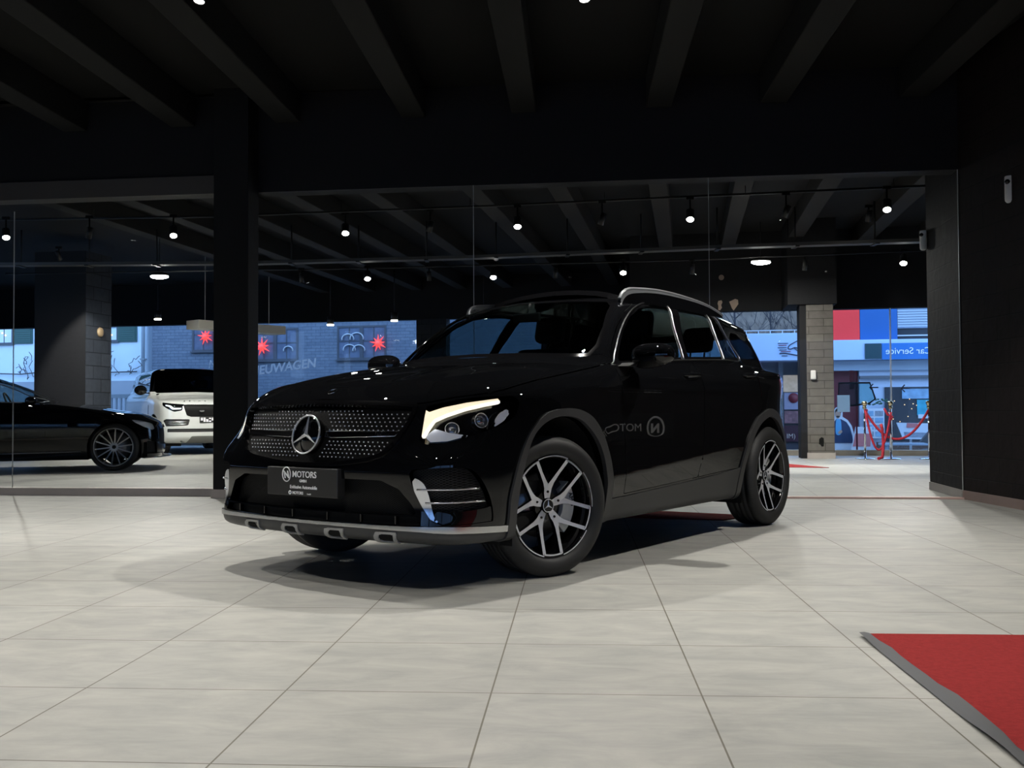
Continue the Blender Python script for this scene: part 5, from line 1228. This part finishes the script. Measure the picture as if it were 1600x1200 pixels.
    for i in range(9):
        for j in range(3): 
            if (i*7+j*3)%4: m.box((.8625,-.24+i*.054,.668+j*.03),(.8635,-.20+i*.054,.688+j*.03))
    m.build('plate_marks','plateink',pl)
    # bonnet letters, mirrored as the photograph shows them
    word='RANGE ROVER'; Mb=Matrix.Translation((.705,.50,1.082))@Matrix.Rotation(R(90),4,'Z')@Matrix.Rotation(R(38),4,'X')@Matrix.Scale(-1,4,(1,0,0))
    x0=0
    for i,ch in enumerate(word):
        if ch==' ': continue
        yy_=.50-.10*i; xs=np.linspace(.3,.9,300); v=f(xs,np.full(300,abs(yy_)),np.full(300,1.075)); xx=xs[v<0][-1] if (v<0).any() else .7
        text_part('bonnet_letter',ch,.062,'blackgloss',car,Matrix.Translation((xx+.004,yy_,1.060))@Matrix.Rotation(R(90),4,'Z')@Matrix.Rotation(R(52),4,'X')@Matrix.Scale(-1,4,(1,0,0)),ext=.003)
    W=spoke_wheel(car,(0,-.83,.39),R(180),.39,.28,.26,10,'alloygrey')
    for loc,rz in (((0,.83,.39),0),((-2.92,-.83,.39),R(180)),((-2.92,.83,.39),0)): spoke_wheel(car,loc,rz,0,0,0,0,'',W)
    m=MB(); m.box((-3.8,-.84,.27),(.45,.84,.5)); m.box((.4,-.6,.27),(.70,.6,.7)); m.build('underbody','blackmatt',car)
    m=MB(); m.box((-1.2,-.8,.8),(-.7,.8,1.26),ch=.03); m.build('dashboard','interior',car)
    for y in (.4,-.4):
        m=MB(); m.box((-1.95,y-.26,.6),(-1.8,y+.26,1.38),ch=.05); m.box((-1.92,y-.14,1.40),(-1.82,y+.14,1.6),ch=.04); m.build('seat','interior',car)
# ================================================================ the street outside, as mirrored beyond the far hall
def build_street():
    def pl(D):
        def B(name,s0,s1,d0,d1,z0,z1,mat,lab=None,cat=None,kind=None,parent=None,group=None,ch=0):
            b=MB(); b.box((s0,d0,z0),(s1,d1,z1),ch=ch); o=b.build(name,mat,parent,loc=None if parent else (0,D,0),rz=0 if parent else BA)
            if lab: tag(o,lab,cat,group,kind)
            return o
        return B
    g=MB(); g.prism([(-30,24.5),(2.9,18.9),(3.0,18.9),(9,17.9),(40,12),(45,48),(-40,60)],-.6,-.28); tag(g.build('ground','asphalt'),'grey wet street surface outside the shop windows','street',kind='structure')
    L=pl(31)
    # blue brick building and pale plaster house
    brickwall=L('brick_building',-12.22,3.5,0,.5,-.4,7.5,'bluebrick','long blue-grey painted brick building seen through the left windows','building')
    def window(parent,x0,x1,z0,z1,lab):
        e=MB(); e.box((x0-.06,-.03,z0-.06),(x1+.06,.02,z0)); e.box((x0-.06,-.03,z1),(x1+.06,.02,z1+.06)); e.box((x0-.06,-.03,z0),(x0,.02,z1)); e.box((x1,-.03,z0),(x1+.06,.02,z1))
        xm=(x0+x1)/2; e.box((xm-.06,-.04,z0),(xm+.06,.02,z1)); zm=z0+(z1-z0)*.55
        for a,b in ((x0,xm-.06),(xm+.06,x1)):
            e.box(((a+b)/2-.018,-.02,z0),((a+b)/2+.018,.02,z1)); e.box((a,-.02,zm-.018),(b,.02,zm+.018))
        e.box((x0-.1,-.09,z0-.10),(x1+.1,.02,z0-.06))
        f=e.build('window','windowframe',parent); tag(f,lab)
        p=MB(); p.box((x0,-.008,z0),(x1,-.002,z1)); p.build('pane','housepane',f); return f
    window(brickwall,-10.70,-9.25,2.92,3.82,'left brick-building window holding a red star')
    window(brickwall,-8.57,-7.12,2.58,3.52,'middle window with a red star at its left')
    window(brickwall,-5.66,-4.14,2.58,3.55,'right window with a red star at its right')
    def star(x,z,r,lab,seed):
        m=MB(); n=9; rnd=random.Random(seed)
        for i in range(n):
            a=math.pi/2+2*math.pi*i/n; L_=r*(1 if i%2==0 else .78); w=r*.30
            tip=(x+L_*math.cos(a),-.16,z+L_*math.sin(a)); b1=(x+w*math.cos(a+.42),-.16,z+w*math.sin(a+.42)); b2=(x+w*math.cos(a-.42),-.16,z+w*math.sin(a-.42))
            m.add([tip,b1,b2,(x+w*.6*math.cos(a),-.24,z+w*.6*math.sin(a)),(x+w*.6*math.cos(a),-.08,z+w*.6*math.sin(a))],[(0,1,3),(0,3,2),(0,4,1),(0,2,4)])
        m.sphere((x,-.16,z),r*.33,12); tag(m.build('window_star','starred',loc=(0,31,0),rz=BA),lab,'star','glowing red window stars')
    star(-10.22,3.34,.30,'glowing red paper star just left of the black pillar',1); star(-8.24,2.97,.32,'glowing red paper star right of the black pillar, above the white lettering',2); star(-4.30,3.02,.30,'glowing red paper star in the rightmost brick-building window',3)
    # wreath shapes behind the right window
    m=MB()
    for x,z,r in ((-5.35,3.18,.20),(-5.05,3.2,.22),(-5.3,2.84,.2),(-4.98,2.82,.2),(-7.38,2.85,.16)):
        m.tube([(x+r*math.cos(t),-.05,z+r*.8*math.sin(t)) for t in np.linspace(-.3,3.4,12)],.022,6)
    m.build('window_wreath','wreath',brickwall)
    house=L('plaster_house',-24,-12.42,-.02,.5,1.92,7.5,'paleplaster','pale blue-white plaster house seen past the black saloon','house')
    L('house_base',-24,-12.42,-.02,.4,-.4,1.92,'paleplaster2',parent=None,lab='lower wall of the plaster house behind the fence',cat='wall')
    def shutter(x0,x1,z0,z1,lab):
        m=MB(); m.box((x0,-.06,z0),(x1,-.02,z1)); 
        for z in np.arange(z0+.05,z1-.04,.07): m.box((x0+.05,-.075,z),(x1-.05,-.055,z+.045))
        tag(m.build('shutter','greenshutter',house),lab)
    shutter(-17.36,-16.62,3.22,4.22,'dark green window shutter at the far left'); shutter(-13.44,-12.74,3.22,4.05,'dark green window shutter next to the pier')
    window(house,-18.7,-17.44,3.28,4.15,'house window with small lit candles'); window(house,-14.7,-13.50,3.30,4.05,'house window with a lit candle')
    m=MB()
    for x,z in ((-17.85,3.62),(-17.72,3.60),(-17.6,3.52),(-13.62,3.46)): m.sphere((x,-.12,z),.03,8)
    tag(m.build('candles','candle',house),'small lit candles')
    m=MB(); m.tube([(-12.46,-.14,-.3),(-12.46,-.14,7)],.06,10); 
    for z in (1.2,2.6,4.0): m.box((-12.54,-.2,z),(-12.38,-.02,z+.05))
    tag(m.build('drain_pipe','pipegrey',loc=(0,31,0),rz=BA),'grey drain pipe between the plaster house and the brick building','pipe')
    # string of bare climbing twigs on the house
    rnd=random.Random(5); m=MB()
    for k in range(26):
        x=rnd.uniform(-18.5,-12.8); z=2.15+rnd.uniform(-.1,.1); pts=[(x,-.12,z)]
        for i in range(7): x+=rnd.uniform(-.12,.16); z+=rnd.uniform(-.10,.22); pts.append((x,-.12-.02*i,z))
        m.tube(pts,.012,5)
    m.tube([(-19,-.1,2.25),(-17,-.12,2.18),(-15.5,-.1,2.3),(-14,-.12,2.2),(-12.7,-.1,2.22)],.02,5)
    tag(m.build('climbing_plant','twig',loc=(0,31,0),rz=BA),'bare climbing twigs along the plaster house','plant',kind='stuff')
    F=pl(28.5)
    fe=empty('fence',(0,28.5,0),BA); tag(fe,'grey slatted fence between the saloon and the silver car','fence')
    m=MB(); m.box((-13.2,0,1.30),(-11.3,.06,1.42)); m.box((-13.2,0,.1),(-11.3,.06,.2)); m.build('rail','pipegrey',fe)
    m=MB()
    for x in np.arange(-13.1,-11.3,.16): m.box((x,.01,-.28),(x+.05,.05,1.32))
    m.build('slats','pipegrey',fe)
    # window lettering
    def lettering(s,x,z,size,D,lab,flip=False,mat='vinyl',rz=BA,sh=.2,sl=0.0,grp=None,bold=0.0):
        Mx=Matrix.Translation((0,D,0))@Matrix.Rotation(rz,4,'Z')@Matrix.Translation((x,-.012,z))@Matrix.Rotation(sl,4,'Y')@Matrix.Rotation(R(90),4,'X')@(Matrix.Scale(-1,4,(1,0,0)) if flip else Matrix())
        o=text_part('window_lettering',s,size,mat,None,Mx,ext=.002,shear=sh,bold=bold); tag(o,lab,'lettering'); return o
    lettering('NEUWAGEN',-6.84,1.79,.315,24.3,'white slanted NEUWAGEN lettering on the glass, right of the pillar',sl=R(-6.5),bold=.008)
    lettering('N',-8.00,1.99,.31,24.3,'single white letter N on the glass just left of the pillar')
    # ---------------- right side of the street
    Rr=pl(27)
    shop=Rr('shop_building',3.4,7.62,.3,3,-.4,2.10,'storefront','dark shop front under the pale awning, right of the car tail','shop')
    Rr('awning_band',3.4,7.62,-.5,.25,2.09,2.79,'awning','pale blue awning band with a line drawing of a hand','awning',ch=.01)
    rl=MB(); rl.box((3.4,-.45,2.86),(7.7,-.42,2.88)); 
    for x in np.arange(3.5,7.7,.30): rl.box((x,-.45,2.79),(x+.02,-.42,2.87))
    tag(rl.build('roof_railing','railpale',loc=(0,27,0),rz=BA),'thin pale railing along the top of the awning band','railing')
    # hand drawing
    hd=empty('hand_drawing',(0,27,0),BA); tag(hd,'dark line drawing of a reaching hand on the awning band','sign')
    def line(pts,r,mat='ink',n=1): 
        m=MB(); m.tube([(x,-.515,z) for x,z in (spline(pts,5,False) if len(pts)>2 else pts)],r,6,up=(0,1,0)); m.build('line',mat,hd)
    line([(7.95,2.62),(7.66,2.66),(7.50,2.60),(7.38,2.54),(7.27,2.47),(7.24,2.40),(7.30,2.38),(7.40,2.42),(7.46,2.40)],.012)
    line([(7.38,2.42),(7.46,2.34),(7.52,2.32),(7.52,2.37),(7.46,2.42)],.009); line([(7.48,2.40),(7.57,2.32),(7.62,2.32),(7.60,2.38),(7.55,2.44)],.009); line([(7.58,2.40),(7.68,2.34),(7.75,2.38),(7.70,2.46)],.009)
    line([(7.02,2.27),(7.2,2.27),(7.45,2.22),(7.70,2.17),(7.95,2.18)],.013)
    for a,b,z in ((6.98,7.24,2.53),(7.0,7.20,2.48),(6.98,7.20,2.42),(7.02,7.20,2.36),(7.06,7.30,2.32),(7.08,7.22,2.21)): line([(a,z),(b,z)],.008,'inkred' if z in (2.48,2.32) else 'ink')
    # shop-front pieces
    def pane(x0,x1,z0,z1,mat,lab,d=-.02,cat='window',D=27,name='shop_window'): return pl(D)(name,x0,x1,d,d+.03,z0,z1,mat,lab,cat)
    pane(6.72,7.06,.62,1.72,'warmwin','warmly lit shop pane beside the car tail',d=.27); pane(7.17,7.62,1.30,1.74,'warmwin2','lit shop pane left of the grey brick pier',d=.27)
    Rr('shop_post',7.06,7.17,.18,.3,-.4,2.1,'postgrey','grey shop-front post left of the pier','post')
    pane(7.19,7.62,.84,1.28,'lilac','pale lilac shop poster with a dark red disc',d=.22,cat='poster',name='shop_poster')
    m=MB(); m.lathe([(0,0),(.13,0),(.13,-.01),(0,-.01)],24,'y',M=Matrix.Translation((7.43,.21,1.14))); tag(m.build('red_disc','darkred',loc=(0,27,0),rz=BA),'dark red disc on the lilac poster','disc')
    pane(7.19,7.62,.48,.80,'pinkpic','dark picture with pink flowers below the lilac poster',d=.22,cat='poster',name='shop_poster'); pane(6.72,7.62,.0,.42,'winered','dark wine-red shop panel below the pictures',d=.24,cat='panel',name='wine_red_board')
    for k,(x,ch) in enumerate(((7.22,'I'),(7.27,'M'),(7.40,'('))): pass
    lettering('(MI',7.42,.10,.17,26.9,'pale mirrored letters low on the wine-red panel',flip=True,mat='beigeink',sh=0)
    # big building right of pier
    Rr('facade_panel',8.1,9.07,.0,1,2.62,5.2,'redpanel','bright red facade panel over the street','facade panel'); Rr('facade_panel',9.08,9.99,.0,1,2.60,5.2,'bluepanel','bright blue facade panel beside the red one','facade panel')
    m=MB(); 
    for z in np.arange(2.93,4.6,.065): m.box((10.0,.0,z),(12.4,.05,z+.05))
    m.box((10.0,.04,2.9),(12.4,1,5.2)); tag(m.build('roller_shutter','shutterblue',loc=(0,27,0),rz=BA),'pale grey-blue slatted wall beside the blue panel','shutter')
    Rr('dark_window_band',10.0,12.4,.1,1,2.60,2.9,'darkwin','dark window band under the slatted wall','window'); m=MB(); m.box((10.0,.05,2.70),(11.0,.10,2.73)); tag(m.build('curtain_rod','railpale',loc=(0,27,0),rz=BA),'thin white bar across the dark window band','bar')
    Rr('awning_band',7.63,12.4,-.3,.2,2.09,2.60,'awning','pale blue sign band above the red ropes, blue sign on it','awning',ch=.01)
    Rr('green_sign',9.14,9.53,-.34,-.30,2.11,2.50,'darkgreen','dark green square at the left of the blue sign','sign')
    Rr('blue_sign',9.545,11.6,-.34,-.30,2.09,2.50,'bluesign','long blue sign with mirrored white Car Service lettering','sign')
    lettering('Car Service',10.66,2.225,.232,27-.345,'white mirrored words Car Service on the blue sign',flip=True,mat='vinyl2',sh=0)
    Rr('facade_strip',7.63,12.4,-.05,.4,1.83,2.08,'stripgrey','grey-blue strip under the sign band','trim',kind='structure')
    Rr('red_wall',7.63,9.04,.2,.5,-.4,1.83,'darkred2','dark red wall behind the displayed windscreen','wall',kind='structure')
    wl=Rr('white_wall',9.05,12.4,.05,.5,-.4,1.83,'awning2','pale wall with an office window behind the ropes','wall',kind='structure')
    m=MB()
    for z in (1.62,): m.box((9.05,-.06,z),(12.4,.05,z+.07))
    tag(m.build('wall_ledge','stripdark',loc=(0,27,0),rz=BA),'dark ledge line across the pale wall','ledge')
    ow=Rr('office_window',9.66,11.6,.0,.05,.02,1.40,'darkwin','large dark office window with posters behind the ropes','window',kind='structure')
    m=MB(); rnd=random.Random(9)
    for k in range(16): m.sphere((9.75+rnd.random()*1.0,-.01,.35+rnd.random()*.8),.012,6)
    tag(m.build('window_reflections','candle',loc=(0,27,0),rz=BA),'tiny glowing dots for reflections in the office window','light dots',kind='stuff')  # glowing beads stand in for reflections in the pane
    Rr('wall_poster',10.07,10.75,-.04,-.01,1.10,1.35,'posterblue','long pale blue poster at the top of the office window','poster'); po=Rr('wall_poster',10.43,10.72,-.04,-.01,.68,1.07,'posterteal','square teal car poster in the office window','poster')
    m=MB(); m.box((10.45,-.05,.60),(10.72,-.02,.70)); tag(m.build('price_card','cardwhite',loc=(0,27,0),rz=BA),'small white card under the teal poster','card')
    # poster board
    pb=Rr('poster_board',9.13,9.62,-.10,-.06,.10,.86,'cardwhite','pale poster board with a grid of small photos','poster board')
    for i in range(2):
        for j in range(4):
            m=MB(); m.box((9.16+i*.235,-.108,.14+j*.175),(9.36+i*.235,-.102,.27+j*.175)); m.build('photo','posterblue' if (i+j)%2 else 'photogrey',pb)
    m=MB(); rnd=random.Random(2)
    for k in range(22): m.sphere((9.25+rnd.random()*.45,-.1,.95+rnd.random()*.14),.035,6,(1,.4,.6))
    tag(m.build('potted_leaves','leaf',loc=(0,27,0),rz=BA),'small green leaves above the poster board','plant',kind='stuff')
    # arrows on the glass
    def arrow(x,z,lab,w=.15):
        m=MB(); m.tube([(x,-.01,z),(x+w,-.01,z)],.012,6,up=(0,1,0)); m.tube([(x+.06,-.01,z+.065),(x,-.01,z),(x+.06,-.01,z-.065)],.012,6,up=(0,1,0)); tag(m.build('arrow_sticker','ink',loc=(0,19.35,0),rz=BA),lab,'arrow')
    arrow(6.66,1.245,'black left-pointing arrow on the shop window, left one above the ropes'); arrow(7.21,1.225,'black left-pointing arrow on the shop window, right one above the ropes'); arrow(5.0,1.10,'black arrow on the shop window beside the car tail',.10)
    o=pl(19.3)('paper_notice',6.08,6.30,.05,.06,.80,1.11,'paper','white paper notice taped to the shop window','notice')
    pl(19.3)('glazing_bar',7.02,7.035,.02,.1,.1,2.7,'railpale','thin pale joint in the right shop window','glazing bar')
    # windscreen on display
    w=MB(); q=[(6.61,1.37),(7.20,1.37),(7.30,1.05),(7.18,.96),(6.85,.92),(6.60,1.0)]
    w.prism(q,0,.012,'xz'); ws=w.build('display_windscreen','displayglass',loc=(0,20.9,0),rz=BA); tag(ws,'loose car windscreen on display above the paper notice','windscreen')
    w=MB(); w.tube([(x,.006,z) for x,z in q],.018,6,closed=True,up=(0,1,0)); w.build('black_rim','blackmatt',ws)
    st=MB(); st.box((6.93,.03,-.28),(6.96,.06,1.6)); st.box((6.82,.03,1.25),(6.90,.06,1.62)); st.build('stand','darkred',ws)
    # cardboard man
    D=25.5
    cm=empty('cardboard_figure',(0,D,0),BA); tag(cm,'life-size cardboard cut-out of a dark-haired man in a blue top beside the grey pier','cut-out')
    def flat(name,pts,y0,y1,mat,sm=True):
        m=MB(); m.prism(spline(pts,4) if sm else pts,y0,y1,'xz'); m.build(name,mat,cm)
    x=7.93
    flat('backing',[(x-.02,-.28),(x-.02,.56),(x+.01,.82),(x+.06,.885),(x+.12,.90),(x+.18,.87),(x+.215,.80),(x+.21,.66),(x+.33,.58),(x+.42,.44),(x+.48,.22),(x+.50,.0),(x+.46,-.28)],0,.02,'cardwhite',False)
    flat('torso',[(x+.0,.02),(x+.0,.52),(x+.06,.60),(x+.18,.60),(x+.30,.53),(x+.38,.40),(x+.43,.20),(x+.45,.02)],-.006,0,'navy',False); flat('shirt',[(x+.05,.25),(x+.06,.58),(x+.12,.60),(x+.17,.55),(x+.17,.25)],-.010,-.006,'skyblue')
    flat('head',[(x+.10,.62),(x+.045,.68),(x+.04,.76),(x+.10,.83),(x+.165,.77),(x+.16,.68)],-.012,-.006,'skin'); flat('hair',[(x+.035,.75),(x+.045,.83),(x+.11,.87),(x+.175,.82),(x+.17,.74),(x+.15,.79),(x+.10,.80),(x+.06,.785)],-.016,-.012,'hair')
    flat('beard',[(x+.06,.67),(x+.10,.635),(x+.15,.67),(x+.12,.685),(x+.08,.685)],-.016,-.012,'hair'); flat('hand',[(x+.10,.28),(x+.16,.34),(x+.20,.30),(x+.14,.24)],-.016,-.010,'skin'); flat('caption',[(x+.05,-.18),(x+.05,-.13),(x+.40,-.13),(x+.40,-.18)],-.006,0,'posterblue',False)
    # sandwich board
    sb=empty('sandwich_board',(0,25.2,0),BA); tag(sb,'leaning white and red sandwich board behind the left rope post','sign')
    m=MB(); m.prism([(8.22,-.22),(8.34,.42),(8.72,.42),(8.68,-.22)],0,.03,'xz'); m.build('panel','cardwhite',sb); m=MB(); m.prism([(8.27,-.05),(8.33,.26),(8.70,.26),(8.67,-.05)],-.006,0,'xz'); m.build('red_print','salmon',sb); m=MB(); m.box((8.62,.1,-.28),(8.66,.14,.3)); m.build('leg','railpale',sb)
    # desk display and bench
    ds=empty('leaflet_stand',(0,25,0),BA); tag(ds,'sloping stand with white leaflets behind the long rope','leaflet stand')
    m=MB(); m.prism([(9.2,.52),(9.9,.50),(9.98,.12),(9.34,.14)],0,.05,'xz'); m.build('sheet','cardwhite',ds); m=MB(); m.prism([(9.42,.40),(9.66,.40),(9.67,.50),(9.43,.51)],-.01,0,'xz'); m.build('card','salmon',ds); m=MB(); m.prism([(9.36,.30),(9.92,.28),(9.95,.16),(9.38,.18)],-.008,0,'xz'); m.build('text_block','photogrey',ds); m=MB(); m.box((9.5,.06,-.28),(9.55,.1,.3)); m.build('leg','railpale',ds)
    bn=MB(); bn.box((8.7,0,.0),(10.2,.35,.05)); bn.box((8.8,.03,-.28),(8.88,.32,.0)); bn.box((10.0,.03,-.28),(10.08,.32,.0)); tag(bn.build('bench','stripgrey',loc=(0,24.6,0),rz=BA),'pale bench behind the rope posts','bench')
    Rr2=pl(26.2); Rr2('low_wall',9.2,12,0,.25,-.4,.02,'browntimber','brown timber strip low behind the bench','low wall')
    m=MB(); m.lathe([(0,-.28),(.30,-.28),(.30,-.10),(.2,-.05),(0,-.05)],18); m.box((-.05,-.05,-.1),(.05,.05,.35)); m.prism([(-.3,.1),(.1,.55),(.3,.5),(.05,.05)],-.05,.05,'xz'); tag(m.build('machine','darkgrey',loc=(9.4,22.2,0)),'dark grey workshop machine against the right wall edge','machine')
    # hillside with bare trees
    h=MB(); h.prism([(2,-.4),(2,9),(14,14),(30,12),(30,-.4)],0,2,'xz'); tag(h.build('hillside','hill',loc=(0,52,0),rz=BA),'grey-brown wooded hillside above the awning','hill',kind='structure')
    rnd=random.Random(11)
    def tree(x,y,hgt,seed,lab):
        r=random.Random(seed); e=empty('bare_tree',(x,y,-.3)); tag(e,lab,'tree','bare winter trees on the hillside')
        tm=MB(); bm=MB()
        tm.tube([(0,0,0),(.05,0,hgt*.4),(-.04,.02,hgt*.75),(.02,0,hgt)],[.07,.055,.035,.012],6)
        def br(p,d,l,rad,k):
            q=p+d*l; bm.tube([tuple(p),tuple((p+q)/2+np.array([r.uniform(-.03,.03)]*3)),tuple(q)],[rad,rad*.8,rad*.5],4)
            if k>0:
                for _ in range(3):
                    nd=d+np.array([r.uniform(-.6,.6),r.uniform(-.3,.3),r.uniform(-.1,.6)]); nd/=np.linalg.norm(nd); br(q,nd,l*.68,rad*.55,k-1)
        for i in range(22):
            z=hgt*(.22+.033*i); a=r.uniform(0,6.28); br(np.array([0,0,z]),np.array([math.cos(a)*.8,math.sin(a)*.3,.7]),hgt*.16,.02,3)
        tm.build('trunk','bark',e); bm.build('branches','bark',e)
    for i,(x,l) in enumerate(((6.2,'leftmost bare tree above the awning band'),(8.4,'bare tree over the car tail'),(10.6,'bare tree in the middle of the hillside view'),(13.0,'bare tree next to the grey brick pier'),(15.2,'bare tree mostly hidden by the pier'))): tree(x,34+3.2*i,6.6+.4*(i%2),20+i,l)
def build_signs():
    # small dealer plaque low on the right brick wall; it mirrors in the car door
    a=math.atan2(wx(4.33,0)[1]-6.3,wx(4.33,0)[0]-4.42)
    Mw=Matrix.Translation((4.42,6.3,0))@Matrix.Rotation(a,4,'Z')        # local x runs along the wall towards the glass
    e=ob('wall_plaque',None,M=Mw); tag(e,'dark dealer plaque with white ring emblem low on the right brick wall, outside the picture','plaque')
    m=MB(); m.box((.62,.0,.52),(1.50,.012,.86)); m.build('board','platedark',e)
    Mt=Matrix.Translation((1.16,.0135,.66))@Matrix.Rotation(R(180),4,'Z')@Matrix.Rotation(R(90),4,'X')
    text_part('plaque_lettering','MOTORS',.105,'plateink',e,Mt,ext=.001)
    text_part('plaque_lettering','N',.12,'plateink',e,Matrix.Translation((1.345,.0135,.645))@Matrix.Rotation(R(180),4,'Z')@Matrix.Rotation(R(90),4,'X'),ext=.001,bold=.006)
    m=MB(); m.tube([(1.305+.085*math.cos(t),.014,.685+.11*math.sin(t)) for t in np.linspace(0,2*math.pi,40,endpoint=False)],.010,6,closed=True,up=(0,1,0)); m.build('ring','plateink',e)
    # unseen facade for the houses opposite, put in to block sky glare
    m=MB(); m.box((-24,-11,-.4),(24,-10.5,9)); o=m.build('pale_building','paleplaster'); tag(o,'unseen pale facade across the street behind the camera, blocking sky glare','building')
    g=MB(); g.box((-30,-11,-.6),(30,-6.2,-.28)); tag(g.build('ground','asphalt'),'grey street behind the camera','street',kind='structure')
def camera():
    c=bpy.data.cameras.new('camera'); c.sensor_width=36; c.lens=36*FPX/1600; c.clip_start=.05; c.clip_end=300
    o=ob('camera',c); F=Vector((0,math.cos(PIT),math.sin(PIT))); R0=Vector((1,0,0)); U0=Vector((0,-math.sin(PIT),math.cos(PIT)))
    cc,s=math.cos(ROL),math.sin(ROL); Rt=cc*R0+s*U0; Up=cc*U0-s*R0
    M=Matrix((Rt,Up,-F)).transposed().to_4x4(); M.translation=Vector((0,0,HC)); o.matrix_world=M; bpy.context.scene.camera=o
def world():
    w=bpy.data.worlds.new('sky'); bpy.context.scene.world=w; w.use_nodes=True; t=w.node_tree; b=t.nodes['Background']
    tc=t.nodes.new('ShaderNodeTexCoord'); sp=t.nodes.new('ShaderNodeSeparateXYZ'); t.links.new(tc.outputs['Generated'],sp.inputs[0])
    r=t.nodes.new('ShaderNodeValToRGB'); r.color_ramp.elements[0].position=.0; r.color_ramp.elements[0].color=(.30,.45,.72,1); r.color_ramp.elements[1].position=.6; r.color_ramp.elements[1].color=(.26,.44,.80,1)
    t.links.new(sp.outputs['Z'],r.inputs[0]); t.links.new(r.outputs[0],b.inputs[0]); b.inputs[1].default_value=SKY
SKY=5.0
make_mats(); make_mats2(); make_mats3()
build_room(); build_lights(); build_carpet(); build_ropes()
build_suv(); build_saloon(); build_silver(); build_street(); build_signs()
camera(); world()
sc=bpy.context.scene
sc.view_settings.view_transform='Standard'; sc.view_settings.look='None'; sc.view_settings.exposure=0.0; sc.view_settings.gamma=1.0; sc.view_settings.use_curve_mapping=False
